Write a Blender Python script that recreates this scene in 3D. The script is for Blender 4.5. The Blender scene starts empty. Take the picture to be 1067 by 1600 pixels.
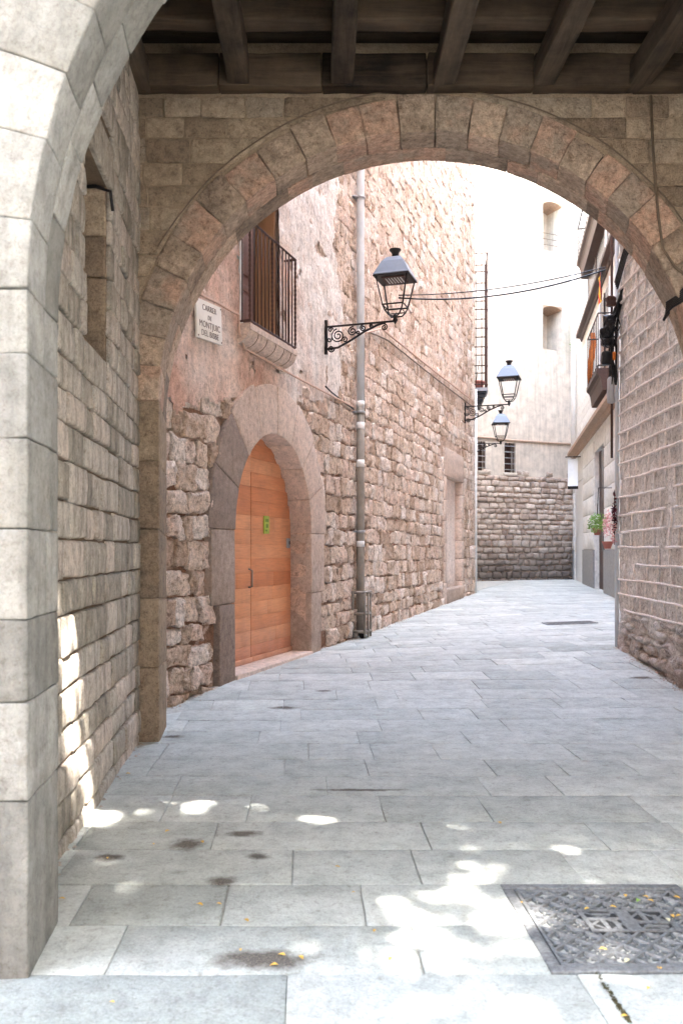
import bpy, math, random
from mathutils import Vector, noise, Matrix

R = math.radians
rnd = random.Random(11)
SC = bpy.context.scene
COL = SC.collection

# ------------------------------------------------------------------ camera
EYE, HOR, FPX, CXP = 1.6, 860.0, 1340.0, 533.5      # eye height, horizon row, focal length in photo pixels
cam_data = bpy.data.cameras.new('camera')
cam = bpy.data.objects.new('camera', cam_data)
COL.objects.link(cam)
cam.location = (0, 0, EYE)
cam.rotation_euler = (R(90), 0, 0)
cam_data.sensor_fit = 'HORIZONTAL'
cam_data.sensor_width = 36
cam_data.lens = 36 * FPX / 1067
cam_data.shift_y = (HOR - 800) / 1067
cam_data.clip_start = 0.05
cam_data.clip_end = 500
SC.camera = cam
cam_data.dof.use_dof = True
cam_data.dof.focus_distance = 12.5
cam_data.dof.aperture_fstop = 5.6

# ------------------------------------------------------------------ light
SUN_EL, SUN_AZ = 58.0, 42.0                          # behind the camera and to its right
toward = Vector((math.sin(R(SUN_AZ)) * math.cos(R(SUN_EL)), -math.cos(R(SUN_AZ)) * math.cos(R(SUN_EL)), math.sin(R(SUN_EL))))
world = bpy.data.worlds.new('World')
SC.world = world
world.use_nodes = True
wn = world.node_tree
bg = wn.nodes['Background']
sky = wn.nodes.new('ShaderNodeTexSky')
sky.sky_type = 'NISHITA'
sky.sun_disc = False
sky.sun_elevation = R(SUN_EL)
sky.sun_rotation = R(180 - SUN_AZ)
sky.air_density = 1.6
sky.dust_density = 2.0
sky.ozone_density = 1.0
wn.links.new(sky.outputs[0], bg.inputs[0])
bg.inputs[1].default_value = 0.15
sl = bpy.data.lights.new('sun', 'SUN')
sl.energy = 3.2
sl.angle = R(0.53)
sl.color = (1.0, 0.95, 0.88)
sun = bpy.data.objects.new('sun', sl)
COL.objects.link(sun)
sun.location = (8, -8, 20)
sun.rotation_euler = (-toward).to_track_quat('-Z', 'Y').to_euler()
SC.view_settings.view_transform = 'Standard'
SC.view_settings.look = 'None'
SC.view_settings.gamma = 1
SC.view_settings.use_curve_mapping = False
SC.view_settings.exposure = 4.62
SC.cycles.use_denoising = True
SC.cycles.max_bounces = 10
SC.cycles.diffuse_bounces = 7
SC.cycles.sample_clamp_indirect = 8

# ------------------------------------------------------------------ materials
def lin(h):
    return tuple(((int(h[i:i + 2], 16) / 255) ** 2.2) for i in (0, 2, 4)) + (1,)

class NT:
    def __init__(s, name):
        s.m = bpy.data.materials.new(name)
        s.m.use_nodes = True
        s.t = s.m.node_tree
        s.b = s.t.nodes['Principled BSDF']
        s.pos = s.t.nodes.new('ShaderNodeNewGeometry').outputs['Position']
    def n(s, typ, **kw):
        o = s.t.nodes.new(typ)
        for k, v in kw.items():
            setattr(o, k, v)
        return o
    def put(s, sock, v):
        if hasattr(v, 'is_linked') or isinstance(v, bpy.types.NodeSocket):
            s.t.links.new(v, sock)
        else:
            sock.default_value = v
    def noise(s, scale, detail=4, rough=.55, vec=None, dist=0):
        o = s.n('ShaderNodeTexNoise')
        s.put(o.inputs['Vector'], vec or s.pos)
        o.inputs['Scale'].default_value = scale
        o.inputs['Detail'].default_value = detail
        o.inputs['Roughness'].default_value = rough
        o.inputs['Distortion'].default_value = dist
        return o.outputs[0]
    def math(s, op, a, b=0.0, c=None, clamp=False):
        o = s.n('ShaderNodeMath', operation=op)
        o.use_clamp = clamp
        s.put(o.inputs[0], a); s.put(o.inputs[1], b)
        if c is not None: s.put(o.inputs[2], c)
        return o.outputs[0]
    def rng(s, v, a, b, c, d):
        o = s.n('ShaderNodeMapRange')
        s.put(o.inputs[0], v)
        for i, x in enumerate((a, b, c, d)): o.inputs[i + 1].default_value = x
        return o.outputs[0]
    def ramp(s, v, stops):
        o = s.n('ShaderNodeValToRGB')
        s.put(o.inputs[0], v)
        e = o.color_ramp.elements
        while len(e) < len(stops): e.new(.5)
        for x, (p, c) in zip(e, stops):
            x.position = p; x.color = c
        return o.outputs[0]
    def mix(s, f, a, b, mode='MIX'):
        o = s.n('ShaderNodeMix', data_type='RGBA', blend_type=mode)
        s.put(o.inputs[0], f); s.put(o.inputs[6], a); s.put(o.inputs[7], b)
        return o.outputs[2]
    def attr(s, name):
        return s.n('ShaderNodeAttribute', attribute_name=name).outputs['Fac']
    def scaled(s, x, y, z):
        o = s.n('ShaderNodeVectorMath', operation='MULTIPLY')
        s.put(o.inputs[0], s.pos); o.inputs[1].default_value = (x, y, z)
        return o.outputs[0]
    def bump(s, h, strength, dist, prev=None):
        o = s.n('ShaderNodeBump')
        o.inputs['Strength'].default_value = strength
        o.inputs['Distance'].default_value = dist
        s.put(o.inputs['Height'], h)
        if prev is not None: s.put(o.inputs['Normal'], prev)
        return o.outputs[0]
    def done(s, col, rough=.9, normal=None, spec=.25, metal=0):
        s.put(s.b.inputs['Base Color'], col)
        s.put(s.b.inputs['Roughness'], rough)
        s.b.inputs['Specular IOR Level'].default_value = spec
        s.b.inputs['Metallic'].default_value = metal
        if normal is not None: s.put(s.b.inputs['Normal'], normal)
        return s.m

def gray(v): return (v, v, v, 1)

def stone(name, cols, patch=2.0, pitted=.5, fine=.5, spread=.5, streak=0, damp=None, spots=None, speck=.25, fleck_shade=0, mott=1.0):
    """cols: three or four colours picked by each stone's own tone and broken up by noise"""
    k = NT(name)
    big = k.noise(patch, 6, .6)
    med = k.noise(patch * 6, 6, .65)
    t = k.math('ADD', k.attr('tone'), k.math('MULTIPLY', k.math('SUBTRACT', big, .5), spread))
    n = len(cols)
    c = k.ramp(t, [(i / (n - 1) * .8 + .1, col) for i, col in enumerate(cols)])
    c = k.mix(1, c, k.ramp(med, [(.25, gray(max(.1, 1 - .28 * mott))), (.5, gray(1)), (.75, gray(1 + .2 * mott))]), 'MULTIPLY')
    spk = k.noise(90, 3, .7)
    c = k.mix(1, c, k.ramp(spk, [(.3, gray(1 - speck)), (.5, gray(1)), (.7, gray(1 + speck * .6))]), 'MULTIPLY')
    if streak:
        sn = k.noise(1, 5, .6, vec=k.scaled(9, 9, .7))
        c = k.mix(1, c, k.ramp(sn, [(.35, gray(1 - streak)), (.5, gray(1)), (.68, gray(1 + streak * .5))]), 'MULTIPLY')
    if damp:
        z0, z1, dcol = damp
        sep = k.n('ShaderNodeSeparateXYZ'); k.put(sep.inputs[0], k.pos)
        zz = k.math('ADD', sep.outputs[2], k.math('MULTIPLY', k.math('SUBTRACT', k.noise(1.3, 6, .65), .5), 1.8))
        c = k.mix(k.rng(zz, z0, z1, .85, 0), c, dcol)
    rough = .92
    if spots:
        sep = k.n('ShaderNodeSeparateXYZ'); k.put(sep.inputs[0], k.pos)
        wob = k.math('MULTIPLY', k.math('SUBTRACT', k.noise(14, 5, .65), .5), 1.5)
        total = None
        for (x, y, rx, ry) in spots:
            dx = k.math('DIVIDE', k.math('SUBTRACT', sep.outputs[0], x), rx)
            dy = k.math('DIVIDE', k.math('SUBTRACT', sep.outputs[1], y), ry)
            d = k.math('SQRT', k.math('ADD', k.math('MULTIPLY', dx, dx), k.math('MULTIPLY', dy, dy)))
            f = k.rng(k.math('ADD', d, wob), .5, 1.25, 1, 0)
            total = f if total is None else k.math('MAXIMUM', total, f)
        grit = k.ramp(k.noise(120, 3, .8), [(.35, lin('2c241e')), (.55, lin('5b4f45')), (.72, lin('8d8176'))])
        c = k.mix(k.math('MULTIPLY', total, .85), c, grit)
    if fleck_shade:  # dark flecks and stains, also painted shade for pits the bump leaves faint
        pv = k.noise(17, 6, .72, dist=.8)
        tint = (1 - fleck_shade, 1 - fleck_shade * 1.12, 1 - fleck_shade * 1.2, 1)
        c = k.mix(1, c, k.ramp(pv, [(.33, tint), (.47, gray(1)), (.7, gray(1.1))]), 'MULTIPLY')
        pv2 = k.noise(44, 5, .75, dist=.5)
        c = k.mix(1, c, k.ramp(pv2, [(.34, tint), (.46, gray(1)), (.7, gray(1.06))]), 'MULTIPLY')
    nrm = k.bump(k.noise(9, 6, .6), pitted, .03)
    nrm = k.bump(k.noise(26, 7, .7, dist=.6), fine, .02, nrm)
    nrm = k.bump(k.noise(75, 6, .7), fine, .010, nrm)
    return k.done(c, rough, nrm)

def plain(name, col, rough=.6, metal=0, var=.15, bump=.1, scale=18, spec=.4):
    k = NT(name)
    v = k.noise(scale, 5, .6)
    c = k.mix(1, col, k.ramp(v, [(.3, gray(1 - var)), (.7, gray(1 + var))]), 'MULTIPLY')
    return k.done(c, rough, k.bump(k.noise(scale * 4, 3), bump, .01), spec, metal)

M = {}
M['pale'] = stone('pale_ashlar', [lin('7f7c75'), lin('93908a'), lin('a09d96'), lin('8f8b83')], 1.6, .4, .55, .7, .2, fleck_shade=.22, mott=1.0, speck=.12)
M['arch'] = stone('brown_arch_stone', [lin('8f7d6d'), lin('b39d89'), lin('c8b09a'), lin('c39f89'), lin('a89685')], 3.2, .8, .9, 1.0, fleck_shade=.4, mott=1.7)
M['spandrel'] = stone('spandrel_stone', [lin('8f7c69'), lin('a18d77'), lin('b09c85'), lin('a39381')], 2.2, .7, .9, .8, fleck_shade=.35, mott=1.4)
M['passage'] = stone('passage_stone', [lin('999083'), lin('aba193'), lin('bab0a3'), lin('c0b2a4')], 1.8, .6, .7, .7, .32, fleck_shade=.3, mott=1.3)
M['rubble'] = stone('rubble_stone', [lin('bfa692'), lin('d3bca9'), lin('e0ccbb'), lin('dcc1b0'), lin('e9dace')], 2.6, 1.0, 1.0, .7, fleck_shade=.55, mott=1.5)
M['mortar'] = stone('old_mortar', [lin('94725d'), lin('bda08d'), lin('d6bfae'), lin('e1cfc2')], 2, .9, 1.0, .5, fleck_shade=.5, mott=1.4)
M['light_joint'] = stone('light_joint_mortar', [lin('98846e'), lin('b39f88')], 3, .7, .8, .8)
M['joint'] = stone('dark_joint_mortar', [lin('6b5a4a'), lin('85725f')], 3, .7, .8, .8)
M['plaster'] = stone('pink_plaster', [lin('c9a18d'), lin('d6b7a5'), lin('ddc6b7'), lin('e2d2c7'), lin('e8ddd4')], 1.8, .6, .8, .5, .16, speck=.15, fleck_shade=.35, mott=1.2)
M['surround'] = stone('door_surround_stone', [lin('8f7e73'), lin('b3a092'), lin('c9b3a4'), lin('d4bfb0')], 2.2, .35, .6, .6, .08, fleck_shade=.2, mott=1.2)
M['farstone'] = stone('far_rubble', [lin('ad9b8e'), lin('c0ae9f'), lin('cebdaf'), lin('d8c8ba')], 1.2, .8, .8, .5, fleck_shade=.35, damp=(.6, 3.0, lin('5d534d')))
M['farplaster'] = stone('cream_plaster', [lin('bfb1a2'), lin('cfc3b5'), lin('d6cbbe')], .5, .2, .3, .8, .14, speck=.08)
M['render'] = stone('rough_render', [lin('d2cac3'), lin('e2dcd6'), lin('eae6e1')], 3, 1.0, 1.0, .8, fleck_shade=.5, mott=1.4, damp=(-.1, .9, lin('8f7466')))
M['ribm'] = stone('mortar_rib', [lin('ebe0d8'), lin('f0e7e0')], 4, .4, .6, .5)
SPOTS = [(-.31, 3.35, .2, .085), (-.84, 4.66, .09, .09), (-.55, 4.84, .1, .06), (-.43, 4.47, .06, .045), (-.58, 4.14, .07, .06),
         (-1.2, 4.46, .075, .05), (-.58, 8.62, .14, .06), (3.5, 10.0, .14, .07), (-.2, 9.4, .1, .05), (-1.45, 7.35, .1, .06), (.12, 5.72, .3, .03)]
M['slab'] = stone('paving_slab', [lin('9fa19b'), lin('aeb0aa'), lin('babbb5'), lin('c4c5bd')], .8, .3, .5, .9, fleck_shade=.2, mott=.95, spots=SPOTS, speck=.18)
M['bed'] = plain('paving_bed', lin('b0ada5'), .95, 0, .3, .4)
M['timber'] = None
def timber(name, a, b, axis, rough=.8):
    k = NT(name)
    v = {'x': (1.2, 14, 14), 'y': (14, 1.2, 14), 'z': (14, 14, 1.2)}[axis]
    g = k.noise(1.0, 8, .72, vec=k.scaled(*v), dist=.8)
    t = k.math('ADD', k.math('MULTIPLY', k.attr('tone'), .3), k.math('MULTIPLY', k.math('ADD', g, k.math('MULTIPLY', k.math('SUBTRACT', k.noise(3.5, 5, .7), .5), .8)), .7))
    c = k.ramp(t, [(.25, a), (.75, b)])
    return k.done(c, rough, k.bump(g, .5, .02))
M['beam'] = timber('dark_timber_along', lin('221b17'), lin('64574a'), 'y')
M['crossbeam'] = timber('dark_timber_across', lin('1f1814'), lin('5e4f41'), 'x')
M['board'] = timber('ceiling_boards', lin('2a221c'), lin('4f4236'), 'x')
M['shutter'] = timber('brown_shutter_paint', lin('5c4038'), lin('7c594e'), 'z', .55)
M['reveal'] = timber('ochre_wood', lin('a0765a'), lin('c09672'), 'z', .6)
def door_wood():
    k = NT('orange_door_wood')
    o = k.n('ShaderNodeVectorMath', operation='MULTIPLY'); k.put(o.inputs[0], k.pos); o.inputs[1].default_value = (2, 2, 30)
    g = k.noise(1.0, 6, .6, vec=o.outputs[0], dist=.4)
    t = k.math('ADD', k.math('MULTIPLY', k.attr('tone'), .75), k.math('MULTIPLY', g, .4))
    c = k.ramp(t, [(.25, lin('c0774f')), (.55, lin('d0875c')), (.85, lin('db9a70'))])
    sep = k.n('ShaderNodeSeparateXYZ'); k.put(sep.inputs[0], k.pos)
    zz = k.math('ADD', sep.outputs[2], k.math('MULTIPLY', k.math('SUBTRACT', k.noise(5, 6, .7), .5), .9))
    c = k.mix(k.rng(zz, .05, .75, .55, 0), c, lin('b9968a'))
    fg = k.noise(1.0, 5, .7, vec=k.scaled(4, 4, 70))
    c = k.mix(1, c, k.ramp(fg, [(.3, gray(.8)), (.5, gray(1)), (.7, gray(1.1))]), 'MULTIPLY')
    c = k.mix(1, c, k.ramp(k.noise(2.2, 6, .65), [(.3, gray(.82)), (.5, gray(1)), (.75, gray(1.1))]), 'MULTIPLY')
    return k.done(c, .55, k.bump(g, .25, .008), .35)
M['door'] = door_wood()
M['iron'] = plain('black_iron', lin('2b2524'), .5, .3, .2, .15, 40)
M['ironbrown'] = plain('rusty_brown_iron', lin('513a33'), .6, .2, .25, .2, 40)
M['lamproof'] = plain('grey_lamp_paint', lin('727c8c'), .45, 0, .06, .05, 20)
M['greymetal'] = plain('grey_painted_metal', lin('9fa0a2'), .5, .2, .1, .1)
M['cast'] = plain('cast_iron', lin('737475'), .48, .3, .45, .3, 60)
M['castpit'] = plain('cast_iron_grit', lin('3f3f40'), .7, .2, .8, 1.0, 140)
M['pipe'] = plain('pipe_paint', lin('c9cccf'), .5, 0, .05, .05, 8)
M['pipelow'] = plain('pipe_old_iron', lin('8b8379'), .55, .1, .2, .1, 8)
M['white'] = plain('white_paint', lin('e8e6e3'), .6, 0, .05, .05, 5)
M['sign'] = plain('white_marble_sign', lin('e9e3da'), .4, 0, .05, .05, 9)
M['ink'] = plain('grey_letter_paint', lin('7d7068'), .7, 0, .1, 0)
M['lime'] = plain('lime_green_plate', lin('a6b545'), .5, 0, .08, .02)
M['limedark'] = plain('green_print', lin('6f8a35'), .6, 0, .08, .02)
M['facade'] = stone('white_facade', [lin('dcd8d2'), lin('e6e2dc')], 1.2, .1, .2, .5, .06, speck=.05)
M['plinth'] = stone('grey_plinth', [lin('8f8d8b'), lin('a3a09c')], 2, .2, .3, .5, speck=.1)
M['dark'] = plain('dark_glass', lin('3d3431'), .25, 0, .2, .02, 6)
M['darkbrown'] = plain('dark_brown_wood', lin('46322a'), .6, 0, .25, .2, 12)
M['cornice'] = stone('cornice_stone', [lin('a78c78'), lin('bfa693')], 2, .4, .5, .6)
M['rubber'] = plain('black_cable', lin('201d1e'), .45, 0, .3, .1)
M['greycable'] = plain('grey_cable', lin('6b5a4a'), .6, 0, .15, .1)
M['pinkcable'] = plain('painted_conduit', lin('c9a793'), .6, 0, .1, .1)
M['red'] = plain('red_cloth', lin('c5372c'), .8, 0, .15, .1)
M['yellow'] = plain('yellow_cloth', lin('e0b23a'), .8, 0, .15, .1)
M['orange'] = plain('orange_cloth', lin('dd7a34'), .8, 0, .2, .1)
M['terracotta'] = plain('terracotta', lin('a8685c'), .8, 0, .15, .1)
M['concrete'] = plain('grey_concrete', lin('9a989a'), .9, 0, .15, .2)
M['ochreleaf'] = plain('yellow_leaf', lin('d9ab4f'), .7, 0, .3, .1)
M['paleleaf'] = plain('pale_leaf', lin('d8cfa8'), .7, 0, .2, .1)
M['greenleaf'] = plain('green_leaf', lin('7fa04e'), .6, 0, .3, .1)
M['treeleaf'] = plain('tree_leaf', lin('4f6b34'), .6, 0, .4, .1)
M['grit'] = plain('wall_foot_grit', lin('a89c90'), .95, 0, .35, .4)
M['moss'] = plain('dark_moss', lin('4b4632'), .95, 0, .4, .3)
M['bark'] = plain('tree_bark', lin('5c5045'), .9, 0, .3, .6)
M['pinkflower'] = plain('pink_flower', lin('d8a5a3'), .7, 0, .2, .1)
M['maroon'] = plain('dark_red_flower', lin('5a2430'), .7, 0, .4, .1)
M['led'] = plain('reflector_dots', lin('d8d8d4'), .3, 0, .05, 0)

# ------------------------------------------------------------------ mesh helpers
WL = {}
def thing(name, label, cat, loc=(0, 0, 0), group=None):
    o = bpy.data.objects.new(name, None)
    COL.objects.link(o)
    o.empty_display_size = .2
    o.location = loc
    o['label'] = label; o['category'] = cat
    if group: o['group'] = group
    WL[o.name] = Vector(loc)
    return o
def tag(o, label, cat, group=None):
    o['label'] = label; o['category'] = cat
    if group: o['group'] = group
    return o

ID = lambda u, v, w: Vector((u, v, w))
def frame(P0, d, n):
    P0 = Vector(P0); d = Vector(d).normalized(); n = Vector(n).normalized(); z = Vector((0, 0, 1))
    return lambda u, v, w: P0 + d * u + z * v + n * w

class MB:
    def __init__(s): s.V = []; s.F = []; s.T = []
    def add(s, V, F, tone=None):
        o = len(s.V); t = rnd.random() if tone is None else tone
        s.V += [tuple(v) for v in V]
        s.F += [tuple(i + o for i in f) for f in F]
        s.T += t if isinstance(t, list) else [t] * len(V)
        return s
    def block(s, F, u0, u1, v0, v1, w0, w1, b=.01, n=(2, 2, 1), amp=.004, freq=8, tone=None, jit=0, cor=None, bulge=0, back=False):
        """rounded, slightly uneven block; cor shifts the four (u,v) corners"""
        b = min(b, (u1 - u0) * .4, (v1 - v0) * .4, (w1 - w0) * .4)
        def axis(a, c, k):
            return [a] + [a + b + (c - a - 2 * b) * i / k for i in range(k + 1)] + [c]
        A = (axis(u0, u1, n[0]), axis(v0, v1, n[1]), axis(w0, w1, n[2]))
        lo = (u0 + b, v0 + b, w0 + b); hi = (u1 - b, v1 - b, w1 - b)
        L = [len(a) - 1 for a in A]
        C = [[rnd.uniform(-jit, jit), rnd.uniform(-jit, jit)] for _ in range(4)]
        if cor:
            for i in range(4): C[i][0] += cor[i][0]; C[i][1] += cor[i][1]
        sd = Vector((rnd.uniform(-50, 50), rnd.uniform(-50, 50), rnd.uniform(-50, 50)))
        idx = {}; V = []; Fc = []
        def vert(i, j, k):
            key = (i, j, k)
            if key in idx: return idx[key]
            p = [A[0][i], A[1][j], A[2][k]]
            q = [min(max(p[a], lo[a]), hi[a]) for a in range(3)]
            d = [p[a] - q[a] for a in range(3)]
            l = math.sqrt(d[0] ** 2 + d[1] ** 2 + d[2] ** 2)
            if l > 0: p = [q[a] + d[a] / l * b for a in range(3)]
            sx = (p[0] - u0) / (u1 - u0); ty = (p[1] - v0) / (v1 - v0)
            if bulge and k == L[2]:
                p[2] += bulge * (1 - (2 * sx - 1) ** 2) * (1 - (2 * ty - 1) ** 2)
            wts = ((1 - sx) * (1 - ty), sx * (1 - ty), sx * ty, (1 - sx) * ty)
            p[0] += sum(wts[a] * C[a][0] for a in range(4))
            p[1] += sum(wts[a] * C[a][1] for a in range(4))
            if amp:
                nv = noise.noise_vector(Vector(p) * freq + sd)
                n2 = noise.noise_vector(Vector(p) * freq * 3.1 + sd)
                p = [p[a] + (nv[a] + .45 * n2[a]) * amp for a in range(3)]
            V.append(F(*p)); idx[key] = len(V) - 1
            return idx[key]
        for a in range(3):
            bb, cc = (a + 1) % 3, (a + 2) % 3
            for side in (0, L[a]):
                if a == 2 and side == 0 and not back: continue
                for i in range(L[bb]):
                    for j in range(L[cc]):
                        ids = []
                        for (x, y) in ((i, j), (i + 1, j), (i + 1, j + 1), (i, j + 1)):
                            kk = [0, 0, 0]; kk[a] = side; kk[bb] = x; kk[cc] = y
                            ids.append(vert(*kk))
                        Fc.append(tuple(ids) if side else tuple(reversed(ids)))
        return s.add(V, Fc, tone)
    def box(s, F, u0, u1, v0, v1, w0, w1, tone=None):
        V = [F(u, v, w) for w in (w0, w1) for v in (v0, v1) for u in (u0, u1)]
        return s.add(V, [(0, 2, 3, 1), (4, 5, 7, 6), (0, 1, 5, 4), (2, 6, 7, 3), (0, 4, 6, 2), (1, 3, 7, 5)], tone)
    def quad(s, pts, tone=None): return s.add([Vector(p) for p in pts], [tuple(range(len(pts)))], tone)
    def tube(s, pts, r, n=6, tone=None, cap=True):
        pts = [Vector(p) for p in pts]; V = []; F = []
        up = Vector((.13, .29, .95)).normalized(); m = len(pts)
        for i, p in enumerate(pts):
            d = (pts[min(i + 1, m - 1)] - pts[max(i - 1, 0)])
            d = d.normalized() if d.length > 1e-9 else Vector((0, 0, 1))
            x = d.cross(up)
            if x.length < .15: x = d.cross(Vector((1, 0, 0)))
            x.normalize(); y = d.cross(x)
            rr = r[i] if isinstance(r, (list, tuple)) else r
            for k in range(n):
                a = 2 * math.pi * k / n
                V.append(p + (x * math.cos(a) + y * math.sin(a)) * rr)
        for i in range(m - 1):
            for k in range(n):
                F.append((i * n + k, i * n + (k + 1) % n, (i + 1) * n + (k + 1) % n, (i + 1) * n + k))
        if cap: F += [tuple(range(n))[::-1], tuple(range((m - 1) * n, m * n))]
        return s.add(V, F, tone)
    def lathe(s, c, prof, n=12, sq=False, tone=None):
        """profile of (radius, z) round a vertical axis; sq makes square sections"""
        V = []; F = []; c = Vector(c); n = 4 if sq else n
        for (r, z) in prof:
            for k in range(n):
                a = 2 * math.pi * k / n + (math.pi / 4 if sq else 0); q = r * (math.sqrt(2) if sq else 1)
                V.append(c + Vector((q * math.cos(a), q * math.sin(a), z)))
        for i in range(len(prof) - 1):
            for k in range(n):
                F.append((i * n + k, i * n + (k + 1) % n, (i + 1) * n + (k + 1) % n, (i + 1) * n + k))
        F += [tuple(range(n))[::-1], tuple(range((len(prof) - 1) * n, len(prof) * n))]
        return s.add(V, F, tone)
    def prism(s, F, prof, u0, u1, tone=None):
        """profile of (v,w) swept along u"""
        n = len(prof)
        V = [F(u0, v, w) for v, w in prof] + [F(u1, v, w) for v, w in prof]
        Fc = [(i, (i + 1) % n, n + (i + 1) % n, n + i) for i in range(n)] + [tuple(range(n))[::-1], tuple(range(n, 2 * n))]
        return s.add(V, Fc, tone)
    def sheet(s, F, u0, u1, v0, v1, holes=(), w=0, depth=.3, tone=.5):
        """wall face with rectangular holes and their reveals"""
        us = sorted({u0, u1} | {x for h in holes for x in h[:2]}); vs = sorted({v0, v1} | {x for h in holes for x in h[2:4]})
        for a, b in zip(us, us[1:]):
            for c, d in zip(vs, vs[1:]):
                if any(h[0] <= a and b <= h[1] and h[2] <= c and d <= h[3] for h in holes): continue
                s.quad([F(a, c, w), F(b, c, w), F(b, d, w), F(a, d, w)], tone)
        for h in holes:
            a, b, c, d = h[:4]; dp = h[4] if len(h) > 4 else depth
            for p, q in (((a, c), (a, d)), ((a, d), (b, d)), ((b, d), (b, c)), ((b, c), (a, c))):
                s.quad([F(p[0], p[1], w), F(q[0], q[1], w), F(q[0], q[1], w - dp), F(p[0], p[1], w - dp)], tone)
        return s
    def build(s, name, mat, parent=None, smooth=True, kind=None, loc=None):
        me = bpy.data.meshes.new(name)
        off = WL[parent.name] if parent else Vector(loc or (0, 0, 0))
        me.from_pydata([(v[0] - off.x, v[1] - off.y, v[2] - off.z) for v in s.V], [], s.F)
        me.materials.append(mat)
        at = me.attributes.new('tone', 'FLOAT', 'POINT')
        at.data.foreach_set('value', s.T)
        me.polygons.foreach_set('use_smooth', [smooth] * len(me.polygons))
        o = bpy.data.objects.new(name, me)
        COL.objects.link(o)
        if parent: o.parent = parent
        else: o.location = off
        WL[o.name] = off
        if kind: o['kind'] = kind
        return o

def arch_plate(mb, c, R0, rect, y0, y1, n=48, tone=.5):
    """wall from y0 (front) to y1 (back) with a round hole, filled out to rect = x0,x1,z0,z1 (upper half of the circle)"""
    x0, x1, z0, z1 = rect
    P = []; Q = []
    for i in range(n + 1):
        a = math.pi * i / n
        d = (-math.cos(a), math.sin(a))
        t = 1e9
        if d[0] < -1e-6: t = min(t, (x0 - c[0]) / d[0])
        if d[0] > 1e-6: t = min(t, (x1 - c[0]) / d[0])
        if d[1] > 1e-6: t = min(t, (z1 - c[1]) / d[1])
        P.append((c[0] + d[0] * R0, c[1] + d[1] * R0)); Q.append((c[0] + d[0] * t, c[1] + d[1] * t))
    for k in range(n):
        for y in (y0, y1):
            mb.quad([(P[k][0], y, P[k][1]), (P[k + 1][0], y, P[k + 1][1]), (Q[k + 1][0], y, Q[k + 1][1]), (Q[k][0], y, Q[k][1])], tone)
    # corners cut off by the radial fill
    for y in (y0, y1):
        for cx in (x0, x1):
            k = min(range(n), key=lambda k: (Q[k][0] - cx) ** 2 + (Q[k][1] - z1) ** 2 + (Q[k + 1][0] - cx) ** 2 + (Q[k + 1][1] - z1) ** 2)
            mb.quad([(Q[k][0], y, Q[k][1]), (Q[k + 1][0], y, Q[k + 1][1]), (cx, y, z1)], tone)

def lerp(a, b, t): return a + (b - a) * t
def pl(x, pts):
    if x <= pts[0][0]: return pts[0][1]
    for (a, va), (b, vb) in zip(pts, pts[1:]):
        if x <= b: return lerp(va, vb, (x - a) / (b - a))
    return pts[-1][1]

# ------------------------------------------------------------------ plan of the lane
def xl(y): return .333 * y - 4.68                                    # face of the left house
def xr(y): return 3.78 + .05 * (y - 9.5) if y < 12 else 7.6 + .19 * (y - 23.9)
GL = [(8.5, 0), (10, .08), (12.5, .095), (14.4, .1), (20, .2), (26, .3), (38, .32)]
GR = [(7.5, 0), (9.5, .08), (12, .25), (16, .28), (24, .3), (38, .32)]
def gz(x, y):
    a, b = pl(y, GL), pl(y, GR)
    l = xl(max(y, 8)); r = 3.78 + .05 * (y - 9.5) + max(0, y - 12) * .19
    t = min(1, max(0, (x - l) / (r - l)))
    return lerp(a, b, t)
LD = Vector((.316, .949, 0)).normalized(); LN = Vector((.949, -.316, 0)).normalized()
L0 = Vector((xl(7.8), 7.8, 0)); LF = frame(L0, LD, LN)
def on_left(px, py):
    """(u,v) on the left house's face seen at a photo pixel"""
    k = (px - CXP) / FPX; Y = 4.68 / (.333 - k)
    return (Y - 7.8) / LD.y, EYE - (py - HOR) * Y / FPX
RD = Vector((.19, 1, 0)).normalized(); RN = Vector((-1, .19, 0)).normalized()
R0 = Vector((7.6 + .19 * (12 - 23.9), 12, 0)); RF = frame(R0, RD, RN)
def on_right(px, py):
    k = (px - CXP) / FPX; Y = 3.059 / (k - .19)
    return (Y - 12) / RD.y, EYE - (py - HOR) * Y / FPX
FD = Vector((1, .45, 0)).normalized(); FN = Vector((.45, -1, 0)).normalized()
F0 = Vector((5.55, 36, 0)); FF = frame(F0, FD, FN)
def on_far(px, py):
    k = (px - CXP) / FPX; u = (36 * k - 5.55) / (FD.x - FD.y * k); Y = 36 + FD.y * u
    return u, EYE - (py - HOR) * Y / FPX

def at(px, py, Y): return Vector(((px - CXP) * Y / FPX, Y, EYE - (py - HOR) * Y / FPX))

# ------------------------------------------------------------------ ground and paving
g = MB()
gx = [-60, -20, -8] + [-4 + i for i in range(20)] + [20, 40, 80]
gy = [-60, -20, -6] + [i for i in range(-2, 46)] + [60, 100]
V = [(x, y, gz(x, y) - .013) for y in gy for x in gx]
n = len(gx)
g.add(V, [(j * n + i, j * n + i + 1, (j + 1) * n + i + 1, (j + 1) * n + i) for j in range(len(gy) - 1) for i in range(n - 1)], .5)
g.build('ground', M['bed'], kind='structure')
pav = bpy.data.objects.new('pavement', None); COL.objects.link(pav); pav['kind'] = 'structure'; WL['pavement'] = Vector((0, 3, 0)); pav.location = (0, 3, 0)
def SF(u, v, w):
    x = u - .045 * (v - 3.2)
    return Vector((x, v, gz(x, v) + w))
rows = [1.0, 1.6, 2.1, 2.62, 3.235, 3.66, 4.105, 4.58, 5.05, 5.6]
while rows[-1] < 37.5: rows.append(rows[-1] + rnd.uniform(.42, .54))
far_slabs = MB(); n_slab = 0
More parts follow.
